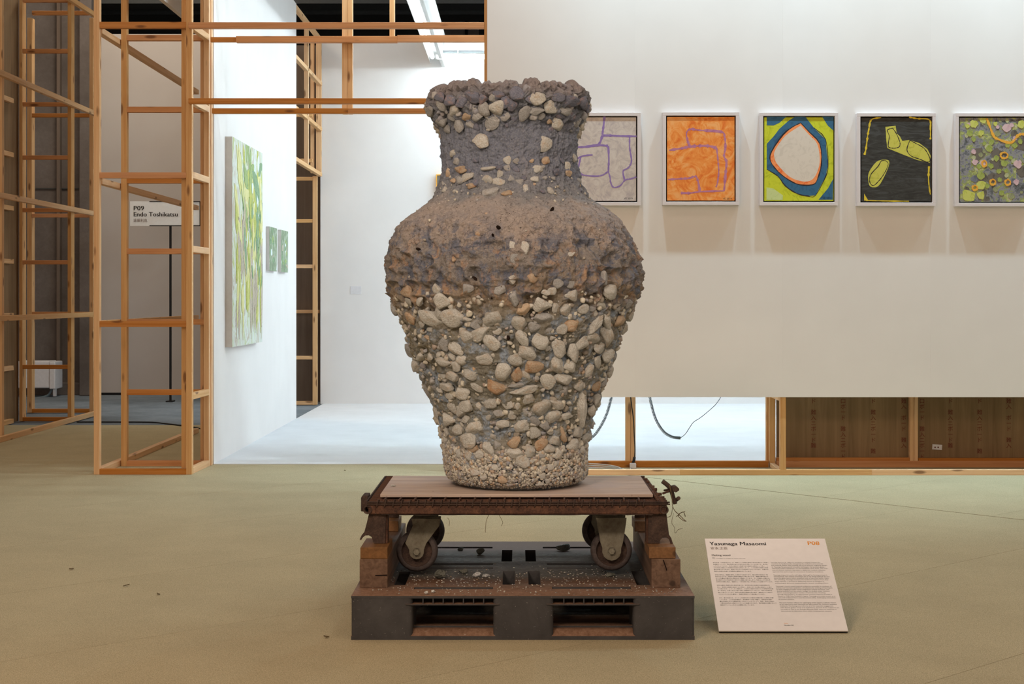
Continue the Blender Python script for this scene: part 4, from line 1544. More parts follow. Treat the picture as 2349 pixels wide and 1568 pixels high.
rubble(1295, 1255, 38, 16, ZPT, 'oblong grey-green rubble chunk towards the back of the pallet', seed=3)
rubble(1102, 1264, 20, 16, ZPT, 'rounded mossy rubble chunk left of centre at the back of the pallet', seed=5)
rubble(1057, 1258, 16, 9, ZPT, 'small dark rubble bit at the back of the pallet beside the left caster', seed=7)
rubble(1009, 1316, 28, 22, ZPT, 'dusty brown rubble chunk under the left caster', seed=9)
rubble(1062, 1309, 24, 12, ZPT, 'flat brown rubble piece right of the left caster', seed=11)
rubble(1094, 1316, 22, 14, ZPT, 'pale brown rubble piece in front of the middle slots', 'stone_grey', 13)
rubble(1114, 1319, 22, 9, ZPT, 'thin slanted rubble flake beside the middle slots', 'stone_grey', 15)
rubble(1400, 1317, 24, 10, ZPT, 'low grey rubble lump under the right caster', seed=17)
rubble(977.5, 1358, 11, 9, ZPT, 'pale crumb pair on the front edge of the pallet, larger bit', 'stone_tan', 2)
rubble(994, 1355, 9, 8, ZPT, 'pale crumb pair on the front edge of the pallet, smaller bit', 'stone_tan', 4)
rgd = np.random.default_rng(21)
n = 800
dx_ = rgd.uniform(PX0 + 0.05, PX1 - 0.05, n)
dy_ = YP0 + np.abs(rgd.normal(0.24, 0.16, n)) + 0.02
dy_ = np.clip(dy_, YP0 + 0.015, PY1 - 0.05)
ok = np.ones(n, bool)
for h_ in holes:
    ok &= ~((dx_ - PC > h_[0] - 0.004) & (dx_ - PC < h_[1] + 0.004) & (dy_ - YP0 > h_[2] - 0.004) & (dy_ - YP0 < h_[3] + 0.004))
dx_, dy_ = dx_[ok], dy_[ok]
Pn = np.stack([dx_, dy_, np.full(len(dx_), ZPT + 0.0012)], -1)
_v, vessel_keep = None, vessel
sz_ = rgd.uniform(0.0009, 0.0030, len(Pn))
I0, F0 = ico(1)
V = I0[None] * sz_[:, None, None] * np.array([1.2, 1, 0.7]) + Pn[:, None]
Fc = F0[None] + (np.arange(len(Pn)) * len(I0))[:, None, None]
o = obj('grit', np_mesh('grit', V.reshape(-1, 3) - np.array([PC, YP0, ZPT]), Fc.reshape(-1, 3), True, np.repeat(rgd.uniform(0, 1, len(Pn)), len(I0))), M['gravel'], None, (PC, YP0, ZPT))
tag(o, 'fine grit and crumbs strewn over the top of the grey pallet', 'grit', kind='stuff')

# ================================================================== TIMBERS UNDER THE CART
def beam_end(label, px0, px1, crack):
    Y0 = FY(1347, ZPT)
    x0, x1 = FX(px0, Y0), FX(px1, Y0)
    t = thing('support_beam', label, 'beam', ((x0 + x1) / 2, Y0, ZPT))
    o = timber('beam', ((x0 + x1) / 2, Y0, ZPT + 0.0465), ((x0 + x1) / 2, 5.90, ZPT + 0.0465), x1 - x0, 0.093, t, M['old_timber'])
    k = prism('crack', [(FX(a, Y0), FZ(b, Y0)) for a, b in crack], Y0 - 0.0012, Y0 + 0.002, M['hole'], t)
    return t


beam_end('squared weathered timber under the left end of the cart', 825, 889, [(861, 1318), (888.5, 1317), (888.5, 1320), (861, 1320.5)])
beam_end('squared weathered timber under the right end of the cart', 1494.5, 1561, [(1520, 1283), (1522.5, 1283), (1530.5, 1306), (1529, 1309)])
ZB = ZPT + 0.093
for lab, px0, px1, Y0, Y1 in (('amber wood block on the left timber, front one', 826.5, 889, FY(1282, ZB), 5.28),
                              ('amber wood block on the right timber, front one', 1489, 1550, FY(1281, ZB), 5.28),
                              ('amber wood block on the left timber, rear one', 866, 914, 5.68, 5.83),
                              ('amber wood block on the right timber, rear one', 1456, 1506, 5.68, 5.83)):
    x0, x1 = FX(px0, Y0), FX(px1, Y0)
    b_ = timber('wood_block', ((x0 + x1) / 2, Y0, ZB + 0.0195), ((x0 + x1) / 2, Y1, ZB + 0.0195), x1 - x0, 0.038, None, M['new_block'])
    tag(b_, lab, 'block', 'amber blocks under the cart legs')
ZL = ZB + 0.039

# ================================================================== RUSTED CART
cart = thing('rusted_cart', 'low rusted steel cart with wire deck and four casters', 'cart', (0, 5.5, ZL))
CX0, CX1, CY0, CY1 = -0.508, 0.500, 5.148, 5.875
ZC0, ZC1 = 0.373, 0.405


def channel(name, x0, x1, y0, y1):
    bm = bmesh.new()
    bm_box(bm, x0, x1, y0, y1, ZC0, ZC1, 0.003)
    me = bm_mesh(name, bm)
    for v in me.vertices: v.co -= Vector((0, 5.5, ZC0))
    return obj(name, me, M['rust'], cart, (0, 5.5, ZC0))


channel('front_rail', CX0 + 0.03, CX1 - 0.03, CY0, CY0 + 0.035)
channel('rear_rail', CX0 + 0.03, CX1 - 0.03, CY1 - 0.035, CY1)
channel('side_rail', CX0 + 0.005, CX0 + 0.03, CY0, CY1)
channel('side_rail', CX1 - 0.03, CX1 - 0.005, CY0, CY1)
channel('cross_rail', -0.34, -0.26, CY0 + 0.035, CY1 - 0.035)
channel('cross_rail', 0.25, 0.33, CY0 + 0.035, CY1 - 0.035)
# bottom flange of the front rail, chewed edge
fp = [(CX0 + 0.05, ZC0)]
rr_ = random.Random(5)
x = CX0 + 0.05
while x < CX1 - 0.05:
    fp.append((x, ZC0 - rr_.choice((0.001, 0.002, 0.0015, 0.003, 0.001, 0.006 if rr_.random() < 0.15 else 0.001))))
    x += 0.02
fp.append((CX1 - 0.05, ZC0))
prism('rail_flange', fp, CY0 + 0.001, CY0 + 0.004, M['rust_dark'], cart)
# open pipe ends at the corners
for px, pr_ in ((843, 9), (1524, 8)):
    Yq = CY0 - 0.004
    lathe_y('pipe_end', [(0.006, 0.05), (0.010, 0.002), (0.012, 0.0), (0.0145, 0.0), (0.015, 0.06)], M['rust_dark'], cart, (FX(px, Yq), Yq, FZ(1169, Yq)), 16)
# deck rods along the cart
nrod = 17
for i in range(nrod):
    y = CY0 + 0.010 + (CY1 - CY0 - 0.02) * i / (nrod - 1)
    xr = CX1 + (0.0 if i < 4 else rr_.uniform(-0.02, 0.004)) - 0.0035 * max(0, i - 10)
    tube('deck_rod', [(CX0 + 0.004, y, 0.4105), (0, y, 0.4105), (xr, y, 0.4105 + rr_.uniform(-0.002, 0.001))], 0.0052, M['rust'], cart, 8)
for y, zz in ((CY0 - 0.004, 0.4075), (CY0 + 0.004, 0.413)):
    tube('edge_wire', [(CX0, y, zz), (0, y, zz - 0.001), (CX1 + 0.005, y, zz)], 0.0026, M['rust_dark'], cart, 8)
box('edge_strip', CX0 - 0.004, CX0 + 0.001, CY0 + 0.002, CY1, 0.400, 0.417, M['rust_dark'], cart, 0.001)
box('edge_strip', CX0, CX1 - 0.02, CY1 - 0.003, CY1 + 0.002, 0.400, 0.417, M['rust_dark'], cart, 0.001)
# cross rods poking out under the board at the front
px = 882
while px < 1490:
    x = FX(px, CY0 + 0.03)
    tube('cross_rod', [(x + 0.004, CY0 + 0.10, 0.4185), (x, CY0 + 0.012, 0.4185), (x - 0.001, CY0 + 0.004, 0.4150)], 0.0034, M['rust'], cart, 6)
    px += 34.3
# wire loops lacing the front edge
px = 864
k = 0
while px < 1488:
    x = FX(px, CY0)
    pts = []
    for s in range(15):
        a = -0.35 * math.pi + 1.55 * math.pi * s / 14
        pts.append((x + 0.010 * s / 14 + rr_.uniform(-0.0005, 0.0005), CY0 + 0.006 - 0.013 * math.cos(a) * 0.9, 0.408 + 0.0125 * math.sin(a)))
    tube('lacing_loop', pts, 0.0021, M['rust_dark'], cart, 6)
    px += 17.9 + rr_.uniform(-1.0, 1.0)
    k += 1
# loose diagonal rod beside the board
tube('loose_rod', [P(1470, 1096, 5.80), P(1494, 1125, 5.36), P(1511, 1150, 5.17)], 0.0045, M['rust'], cart, 8)
# left-hand handle bracket
prism('bracket', [(FX(832, 5.3), FZ(1135, 5.3)), (FX(836, 5.3), FZ(1131, 5.3)), (FX(848, 5.3), FZ(1131, 5.3)), (FX(848, 5.3), FZ(1167, 5.3)), (FX(832, 5.3), FZ(1167, 5.3))], 5.24, 5.32, M['rust_dark'], cart, 0.002)
# right-hand broken hinge
Yh = 5.42
def hp(px, py, dy=0.0): return P(px, py, Yh + dy)
tube('hinge_arm', [hp(1519.5, 1103), hp(1530, 1111), hp(1537, 1118)], 0.0085, M['rust_dark'], cart, 10, 5)
tube('hinge_post', [hp(1537, 1114), hp(1541, 1128), hp(1545, 1142), hp(1549, 1155)], 0.0075, M['rust_dark'], cart, 10, 5)
tube('hinge_pin', [hp(1539, 1122, 0.04), hp(1546, 1118), hp(1550, 1122, -0.03)], 0.0105, M['rust_dark'], cart, 10)
tube('hinge_pin', [hp(1533, 1123, 0.03), hp(1555, 1122, -0.02)], 0.0060, M['rust_dark'], cart, 10)
tube('hinge_pin', [hp(1547, 1149, 0.03), hp(1557, 1142, -0.02)], 0.0068, M['rust_dark'], cart, 10)
tube('hinge_link', [hp(1521, 1131, -0.02), hp(1532, 1127), hp(1541, 1125)], 0.0040, M['rust'], cart, 8)
tube('hinge_link', [hp(1524, 1124, 0.05), hp(1535, 1122, 0.02), hp(1541, 1122)], 0.0036, M['rust'], cart, 8)
# legs
legL = [(846, 1178), (886, 1178), (883, 1245.5), (858, 1245.5), (853, 1230), (846, 1226), (838, 1226.5), (832, 1231), (828, 1238), (825, 1236.5), (829, 1227), (836.5, 1219)]
legR = [(1487, 1178), (1529, 1178), (1534, 1226), (1540, 1234), (1543.5, 1246.5), (1538, 1246.5), (1535, 1236), (1529, 1232.5), (1519, 1233), (1514, 1238), (1513, 1246.5), (1487, 1246.5)]
Yl = FY(1246, ZL)
def leg(poly, Y, dY):
    q = [(FX(a, Y), FZ(b, Y)) for a, b in poly]
    zmin = min(b for a, b in q)
    q = [(a, b - zmin + ZL) for a, b in q]
    prism('leg', q, Y, Y + 0.008, M['rust_dark'], cart, 0.001)
    i0, i1 = (1, 2) if dY == 'L' else (0, -1)
    box('leg_flange', q[i0][0] - 0.006, q[i0][0] + 0.004, Y + 0.006, Y + 0.06, ZL, ZC0, M['rust'], cart, 0.001)
leg(legL, Yl, 'L')
leg(legR, Yl, 'R')
def back(poly, Y1):
    return [(CX + (a - CX) * Yl / Y1, b) for a, b in poly]
for poly, s in ((legL, 'L'), (legR, 'R')):
    q = [(FX(a, Yl), FZ(b, Yl)) for a, b in poly]
    zmin = min(b for a, b in q)
    prism('leg', [(a, b - zmin + ZL) for a, b in q], 5.77, 5.778, M['rust_dark'], cart, 0.001)

# casters
def caster(label, px, py, Y, fork_top, fork_bot, swivel=0.0):
    c = P(px, py, Y)
    t = obj('caster', bm_mesh('caster', (lambda b: (bm_box(b, -0.075, 0.075, -0.055, 0.055, 0, 0.007, 0.001), b)[1])(bmesh.new())), M['rust'], cart, (c.x + (fork_top[0] + fork_top[1]) / 2 * Y / F, Y, ZC0 - 0.008))
    t['label'] = label
    r = 0.0715
    w = 0.021
    prof = [(0.010, -w * 0.75), (0.032, -w * 0.7), (0.050, -w * 0.35), (0.053, -w * 0.95), (0.062, -w), (r - 0.004, -w * 0.75), (r, -w * 0.2), (r, w * 0.2), (r - 0.004, w * 0.75), (0.062, w), (0.053, w * 0.95), (0.050, w * 0.35), (0.032, w * 0.7), (0.010, w * 0.75)]
    wh_ = lathe_y('wheel', prof[3:11], M['tyre'], t, c, 48)
    lathe_y('wheel_rim', prof[:4], M['rust_dark'], t, c, 40)
    lathe_y('wheel_rim', prof[10:], M['rust_dark'], t, c, 40)
    sc = Y / F
    for yo in (-w - 0.012, w + 0.006):
        top0, top1 = fork_top
        bx0, bx1 = fork_bot
        pts = [(top0, -76), (top1, -76), (top1 - 2, -60), (bx1 + 4, -20)]
        for i in range(9):
            a = math.radians(20 - i * 27.5)
            pts.append((bx1 * math.cos(a), -bx1 * math.sin(a) * 1.0))
        pts += [(bx0 - 4, -20), (top0 + 4, -60)]
        q = [(c.x + a * sc, c.z - b * sc) for a, b in pts]
        zt = max(b for a, b in q)
        q = [(a, min(b, ZC0 - 0.009)) for a, b in q]
        prism('fork_plate', q, Y + yo, Y + yo + 0.006, M['fork'], t, 0.0012)
    lathe_y('axle_bolt', [(0.0005, -0.012), (0.010, -0.011), (0.012, -0.008), (0.012, 0.0), (0.016, 0.0), (0.016, 0.004)], M['fork'], t, (c.x, Y - w - 0.012, c.z), 6, False)
    box('fork_crown', c.x + fork_top[0] * sc * 0.8, c.x + fork_top[1] * sc * 0.8, Y - w - 0.01, Y + w + 0.01, ZC0 - 0.022, ZC0 - 0.008, M['fork'], t, 0.003)
    return t


caster('front left caster with a greyish fork', 957, 1262, 5.31, (-12, 54), (-22, 17))
caster('front right caster with a greyish fork', 1402, 1260, 5.31, (-36, 34), (-22, 22))
caster('rear left caster half hidden', 976, 1216, 5.74, (-20, 46), (-20, 16))
caster('rear right caster half hidden', 1379, 1216, 5.74, (-20, 46), (-20, 16))

# plywood board on the deck
Yb0, Yb1 = 5.228, 5.768
bz0, bz1 = 0.4195, ZV
bd = box('plywood_board', FX(872, Yb0), FX(1498, Yb0), Yb0, Yb1, bz0, bz1, M['board'], None, 0.0012)
tag(bd, 'dusty plywood board lying on the wire deck under the vessel', 'board')
chip = rubble(902, 1113, 13, 4, ZV, 'tiny pale stone chip on the left of the plywood board', 'stone_tan', 6)

# dry tendrils hanging from the cart
td = thing('dry_tendril', 'dry curly tendrils hanging off the right end of the cart', 'twig', P(1545, 1160, 5.3))
Yt = 5.34
def tp(*pts, dy=0.0): return [P(a, b, Yt + dy + 0.012 * math.sin(i * 1.7)) for i, (a, b) in enumerate(pts)]
tube('strand', tp((1536, 1112), (1541, 1140), (1543, 1160), (1549, 1172), (1558, 1180), (1570, 1192), (1574, 1195), (1567, 1193), (1557, 1184), (1560, 1177), (1568, 1174), (1572, 1184)), 0.0013, M['wire'], td, 6, 6)
tube('strand', tp((1543, 1160), (1541, 1176), (1538, 1183), (1531, 1186)), 0.0010, M['wire'], td, 6, 6)
tube('strand', tp((1545, 1176), (1541, 1198), (1547, 1209), (1549, 1222), (1556, 1214), (1566, 1212)), 0.0007, M['wire'], td, 6, 6)
tube('strand', tp((1552, 1184), (1561, 1176), (1571, 1173)), 0.0014, M['wire'], td, 6, 6)
for lab, pts in (('thin dry root hanging under the cart left of centre', [(1122, 1179), (1116, 1192), (1114, 1206), (1113, 1221)]), ('short dry root hanging under the cart near its middle', [(1145, 1181), (1150, 1190), (1153, 1198), (1150, 1206)]),
                 ('wispy root hanging beside the left caster', [(1027, 1187), (1031, 1195), (1030, 1206)])):
    o = tube('root_strand', [P(a, b, 5.17) for a, b in pts], 0.0007, M['wire'], None, 6, 5)
    tag(o, lab, 'twig', 'roots hanging under the cart')

# ================================================================== FRAMED PAINTINGS
YPn = YW - 0.045
def ZA(x, y): return (1300 + x / 3.670, 230 + y / 3.670)
def ZBp(x, y): return (1920 + x / 4.238, 230 + y / 4.238)
MP = {
 'p1': paint('pale_lilac_wash', (186, 176, 176), (206, 196, 190), (214, 206, 200)), 'purple': paint('violet_paint', (132, 108, 172), (146, 122, 184)),
 'p2': paint('orange_wash', (232, 118, 44), (244, 152, 70), (248, 178, 110), (9, 9, 9)), 'mauve': paint('mauve_paint', (170, 104, 142), (190, 128, 160)),
 'lime': paint('lime_paint', (178, 190, 34), (206, 214, 52)), 'blue': paint('petrol_blue_paint', (44, 88, 124), (56, 106, 142)), 'o3': paint('bright_orange_paint', (238, 112, 52), (250, 156, 96)),
 'cream': paint('cream_paint', (212, 202, 190), (222, 212, 200)), 'blk': paint('black_line_paint', (34, 30, 34), (48, 42, 46)), 'palegreen': paint('pale_green_paint', (186, 208, 130), (204, 218, 152)),
 'char': paint('charcoal_paint', (46, 46, 44), (60, 60, 57), (72, 74, 74), (6, 6, 30)), 'yel': paint('olive_yellow_paint', (188, 186, 72), (206, 202, 92)), 'yel2': paint('warm_yellow_paint', (212, 184, 46), (224, 198, 60)),
 'p5': mottled('mottled_grey_wash'), 'p5d': paint('umber_blotch', (84, 80, 74), (112, 106, 98)), 'p5g': paint('leaf_green_dab', (138, 154, 72), (164, 176, 96)),
 'p5m': paint('sage_dab', (132, 138, 104), (154, 158, 120)), 'p5l': paint('pale_sage_dab', (166, 172, 130), (186, 190, 150)), 'p5s': paint('slate_dab', (92, 98, 112), (120, 124, 136)), 'p5y': paint('yellow_green_dab', (182, 190, 78), (202, 206, 110)), 'ochre': paint('amber_loop_paint', (228, 156, 48), (238, 178, 70)), 'pinkd': paint('pink_dab', (196, 160, 172), (214, 186, 190)),
}


def poly_mesh(name, poly3, n, th_):
    """flat polygon with a little body: poly3 local points, n outward normal"""
    bm = bmesh.new()
    a = [bm.verts.new(p + n * th_) for p in poly3]
    b = [bm.verts.new(p) for p in poly3]
    for tri in tessellate_polygon([[v.co for v in a]]):
        try:
            bm.faces.new([a[i] for i in tri])
        except ValueError:
            pass
    for i in range(len(a)):
        j = (i + 1) % len(a)
        bm.faces.new((a[i], b[i], b[j], a[j]))
    bmesh.ops.recalc_face_normals(bm, faces=bm.faces)
    me = bpy.data.meshes.new(name)
    bm.normal_update()
    bm.to_mesh(me)
    bm.free()
    return me


def smooth2(pts, n=5, closed=False):
    if closed: pts = list(pts) + [pts[0]]
    q = smooth_path([Vector((a, b, 0)) for a, b in pts], n)
    q = [(v.x, v.y) for v in q]
    return q[:-1] if closed else q


def ribbon_sides(pts, w, jit=0.25, closed=False):
    rng = random.Random(len(pts))
    L, Rr = [], []
    n = len(pts)
    for i, p in enumerate(pts):
        a, b = (pts[i - 1], pts[(i + 1) % n]) if closed else (pts[max(i - 1, 0)], pts[min(i + 1, n - 1)])
        dx, dy = b[0] - a[0], b[1] - a[1]
        l = math.hypot(dx, dy) or 1
        ww = w / 2 * rng.uniform(1 - jit, 1 + jit)
        L.append((p[0] - dy / l * ww, p[1] + dx / l * ww))
        Rr.append((p[0] + dy / l * ww, p[1] - dx / l * ww))
    return L, Rr


class Canvas:
    """paint laid on a canvas at depth Y facing the viewer; photo pixel outlines become real shapes on it"""
    def __init__(self, parent, Y, tr): self.p, self.Y, self.tr, self.k = parent, Y, tr, 0
    def shape(self, pts, mat, name='paint_patch'):
        self.k += 1
        q = [P(*self.tr(*p), self.Y) for p in pts]
        c = q[0].copy()
        a2 = sum(q[i].x * q[(i + 1) % len(q)].z - q[(i + 1) % len(q)].x * q[i].z for i in range(len(q)))
        if a2 < 0: q = q[::-1]
        me = poly_mesh(name, [v - c for v in q], Vector((0, -1, 0)), 0.0003 + 0.000018 * self.k)
        return obj(name, me, MP[mat], self.p, c)
    def line(self, pts, w, mat, closed=False, jit=0.25, n=6):
        s = smooth2(pts, n, closed)
        L, Rr = ribbon_sides(s, w * 1.45, jit * 1.3, closed)
        self.k += 1
        th_ = Vector((0, -(0.0003 + 0.000018 * self.k), 0))
        c0 = P(*self.tr(*s[0]), self.Y)
        bm = bmesh.new()
        A = [bm.verts.new(P(*self.tr(*p), self.Y) - c0 + th_) for p in L]
        B = [bm.verts.new(P(*self.tr(*p), self.Y) - c0 + th_) for p in Rr]
        m = len(A)
        for i in range(m if closed else m - 1):
            j = (i + 1) % m
            bm.faces.new((A[i], A[j], B[j], B[i]))
        g = bmesh.ops.extrude_face_region(bm, geom=list(bm.faces))
        for v in g['geom']:
            if isinstance(v, bmesh.types.BMVert): v.co -= th_
        return obj('paint_line', bm_mesh('paint_line', bm), MP[mat], self.p, c0)


def framed(label, px0, px1, py0, py1, ground):
    Yw = YW
    x0, x1, z0, z1 = FX(px0, YPn), FX(px1, YPn), FZ(py1, YPn), FZ(py0, YPn)
    t = thing('framed_painting', label, 'painting', ((x0 + x1) / 2, Yw, z0), 'framed paintings in a row on the white wall')
    f = 0.021
    yf = YPn
    box('frame_side', x0, x0 + f, yf, Yw - 0.0005, z0 + f, z1 - f, M['frame_white'], t, 0.001)
    box('frame_side', x1 - f, x1, yf, Yw - 0.0005, z0 + f, z1 - f, M['frame_white'], t, 0.001)
    box('frame_top', x0, x1, yf, Yw - 0.0005, z1 - f, z1, M['frame_white'], t, 0.001)
    box('frame_bottom', x0, x1, yf, Yw - 0.0005, z0, z0 + f, M['frame_white'], t, 0.001)
    box('frame_back', x0 + f, x1 - f, Yw - 0.012, Yw - 0.0008, z0 + f, z1 - f, M['black'], t)
    g = f + 0.0075
    c = box('canvas', x0 + g, x1 - g, yf + 0.006, Yw - 0.012, z0 + g, z1 - g, MP[ground], t, 0.001)
    return t


def sign_text(t, x, y, tr, Y, size, body='VE 2019'):
    me = text_mesh(body, size)
    me.materials.clear()
    o = obj('signature', me, M['ink'], t, P(*tr(x, y), Y - 0.0035))
    o.rotation_euler = (math.pi / 2, 0, 0)
    tag(o, kind='stuff')


YC = YPn + 0.006
t1 = framed('pale lilac painting with violet dividing lines, partly behind the vessel', 1296, 1470, 258, 471, 'p1')
c = Canvas(t1, YC, ZA)
for pts, w in (([(318, 136), (312, 200), (300, 290)], 13), ([(300, 296), (380, 297), (450, 301), (588, 303)], 13), ([(300, 296), (285, 345), (262, 378)], 14), ([(12, 398), (70, 395), (150, 392), (262, 378), (348, 384)], 13),
               ([(350, 384), (355, 500), (350, 597)], 11), ([(40, 530), (80, 500), (130, 470), (218, 459)], 11), ([(118, 480), (104, 540), (100, 590), (130, 625), (230, 638), (300, 630), (350, 597)], 9),
               ([(20, 660), (60, 655), (130, 625)], 12), ([(350, 597), (365, 650), (370, 690), (395, 732), (450, 718), (490, 672), (540, 660), (586, 645)], 8), ([(530, 306), (530, 400), (545, 510), (520, 565), (475, 597), (487, 668)], 9)):
    c.line(pts, w, 'purple')
sign_text(t1, 482, 833, ZA, YC, 0.016)
t2 = framed('orange painting with mauve winding lines', 1520, 1696, 257, 470, 'p2')
c = Canvas(t2, YC, ZA)
for pts, w in (([(862, 420), (960, 405), (1035, 390), (1120, 383), (1200, 385), (1262, 402)], 15), ([(1035, 388), (1015, 330), (1010, 270), (1045, 242), (1120, 252), (1300, 265), (1330, 310), (1335, 400), (1325, 470), (1345, 520), (1335, 640), (1325, 762)], 12),
               ([(1262, 400), (1275, 520), (1280, 600), (1270, 690), (1258, 730)], 8), ([(852, 667), (950, 660), (1030, 655), (1085, 640), (1105, 680), (1120, 765)], 12), ([(960, 780), (1040, 780), (1130, 768), (1325, 762)], 12)):
    c.line(pts, w, 'mauve', jit=0.4)
sign_text(t2, 1315, 835, ZA, YC, 0.016)
t3 = framed('lime and blue painting with an orange-edged pale oval', 1743, 1923, 258, 471, 'lime')
c = Canvas(t3, YC, ZA)
ringo = [(1925, 137), (2008, 137), (2080, 230), (2180, 330), (2200, 545), (2180, 640), (2095, 800), (2030, 805), (1940, 785), (1840, 720), (1780, 640), (1684, 580), (1684, 366), (1745, 300), (1790, 240), (1870, 170)]
c.shape(ringo, 'blue')
for pl in ([(1684, 137), (1850, 137), (1790, 190), (1740, 212), (1684, 210)], [(2150, 137), (2246, 137), (2246, 255), (2200, 215)], [(2244, 660), (2240, 836), (2120, 836), (2200, 740)]):
    c.shape(pl, 'blue')
c.shape([(1682, 732), (1740, 742), (1820, 800), (1818, 838), (1682, 838)], 'palegreen')
oro = [(1970, 190), (2040, 265), (2130, 365), (2145, 530), (2110, 665), (2070, 710), (1960, 710), (1870, 670), (1780, 600), (1715, 510), (1725, 430), (1820, 290), (1900, 225)]
c.shape(smooth2(oro, 3, True), 'o3')
c.line(oro, 6, 'blk', True, 0.4, 3)
c.line(ringo[2:12], 5, 'blk', False, 0.4, 3)
c.shape(smooth2([(1970, 212), (2040, 290), (2110, 370), (2130, 520), (2090, 640), (2030, 682), (1940, 672), (1860, 630), (1775, 540), (1748, 480), (1755, 420), (1840, 300)], 4, True), 'cream')
sign_text(t3, 2155, 832, ZA, YC, 0.016)
t4 = framed('charcoal painting with yellow-green pod shapes', 1966, 2147, 259, 472, 'char')
c = Canvas(t4, YC, ZBp)
c.shape([(470, 258), (570, 247), (580, 320), (612, 350), (635, 395), (700, 385), (800, 415), (880, 475), (912, 540), (903, 608), (780, 580), (650, 530), (490, 465), (478, 380), (475, 300)], 'yel')
c.shape(smooth2([(440, 577), (500, 582), (505, 630), (460, 740), (400, 835), (325, 838), (305, 780), (310, 700), (380, 600)], 3, True), 'yel')
for pts, w in (([(430, 168), (335, 188), (310, 280), (295, 370), (280, 480), (266, 530)], 11), ([(700, 163), (780, 177), (898, 190), (908, 280), (908, 380)], 9), ([(895, 640), (890, 740), (895, 830), (908, 915)], 11), ([(268, 962), (300, 972), (400, 976), (700, 980)], 9)):
    c.line(pts, w, 'yel2', jit=0.45)
c.shape([(264, 905), (300, 968), (264, 974)], 'yel2')
for loop in ([(540, 270), (575, 320), (612, 410), (600, 455), (540, 465), (498, 445), (508, 350), (490, 290)], [(708, 388), (760, 415), (850, 470), (905, 570), (880, 600), (800, 570), (720, 540), (680, 480)], [(470, 585), (498, 620), (460, 710), (400, 790), (350, 828), (318, 790), (330, 720), (400, 640), (430, 590)]):
    c.line(loop, 5, 'blk', True, 0.3, 5)
t5 = framed('mottled grey-green painting with amber loops, cut by the right edge', 2192, 2368, 259, 473, 'p5')
c = Canvas(t5, YC, ZBp)
r5 = random.Random(11)
def blob(x, y, r, mat):
    c.shape([(min(1935, max(1222, x + r * r5.uniform(0.75, 1.2) * math.cos(a * math.pi / 6))), min(978, max(172, y + r * r5.uniform(0.75, 1.2) * math.sin(a * math.pi / 6)))) for a in range(12)], mat)
for i in range(16): blob(r5.uniform(1240, 1920), r5.uniform(190, 960), r5.uniform(25, 70), 'p5d')
for i in range(40): blob(r5.uniform(1235, 1925), r5.uniform(185, 965), r5.uniform(12, 34), r5.choice(('p5', 'p5d', 'p5', 'p5m', 'p5m', 'p5l', 'p5s', 'pinkd')))
for (x, y, r) in ((1500, 410, 26), (1660, 430, 30), (1550, 565, 30), (1625, 615, 32), (1575, 690, 26), (1640, 685, 18), (1480, 470, 34), (1380, 640, 24), (1500, 640, 26), (1580, 770, 22), (1430, 420, 20), (1400, 730, 36), (1730, 440, 26), (1290, 320, 30), (1330, 380, 22), (1460, 830, 24), (1780, 400, 26), (1600, 900, 26), (1690, 560, 20)): blob(x, y, r, 'p5g')
for (x, y, r) in ((1270, 250, 22), (1330, 230, 40), (1420, 190, 36), (1400, 320, 28), (1280, 930, 60), (1400, 920, 40), (1400, 820, 46), (1240, 900, 30), (1790, 230, 40), (1320, 960, 20), (1540, 230, 22)): blob(x, y, r, 'p5y')
for (x, y, r) in ((1760, 620, 40), (1340, 600, 30), (1650, 270, 40), (1700, 240, 22), (1560, 260, 20), (1330, 500, 24)): blob(x, y, r, 'pinkd')
c.line([(1455, 176), (1480, 240), (1520, 340), (1560, 375), (1690, 412), (1760, 340), (1818, 330), (1900, 350)], 15, 'ochre', jit=0.35)
for (x, y, rx, ry) in ((1625, 535, 36, 28), (1432, 615, 22, 28), (1515, 795, 26, 26), (1660, 797, 26, 26), (1340, 850, 24, 22)):
    c.line([(x + rx * math.cos(a * math.pi / 4), y + ry * math.sin(a * math.pi / 4)) for a in range(8)], 12, 'ochre', True, 0.3, 4)
sign_text(t5, 1745, 970, ZBp, YC, 0.016, 'VE')

# ---- canvases on the booth's left wall
XW = -1.998
def wall_canvas(label, y0, y1, z0, z1, dep, ground, seed, bg):
    t = thing('unframed_canvas', label, 'painting', (XW, (y0 + y1) / 2, z0), 'canvases on the booth side wall')
    box('canvas_block', XW + 0.0005, XW + dep - 0.001, y0, y1, z0, z1, M['canvas_edge'], t, 0.001)
    box('painted_face', XW + dep - 0.001, XW + dep, y0 + 0.0005, y1 - 0.0005, z0 + 0.0005, z1 - 0.0005, bg, t)
    rs = random.Random(seed)
    xs_ = XW + dep
    def st(pts, mat, k):
        q = [Vector((xs_, min(y1 - .004, max(y0 + .004, y0 + u * (y1 - y0))), min(z1 - .004, max(z0 + .004, z0 + v * (z1 - z0))))) for u, v in pts]
        c0 = q[0].copy()
        a2 = sum(q[i].y * q[(i + 1) % len(q)].z - q[(i + 1) % len(q)].y * q[i].z for i in range(len(q)))
        if a2 < 0: q = q[::-1]
        obj('paint_stroke', poly_mesh('paint_stroke', [v - c0 for v in q], Vector((1, 0, 0)), 0.0003 + 0.00002 * k), mat, t, c0)
    return t, st, rs


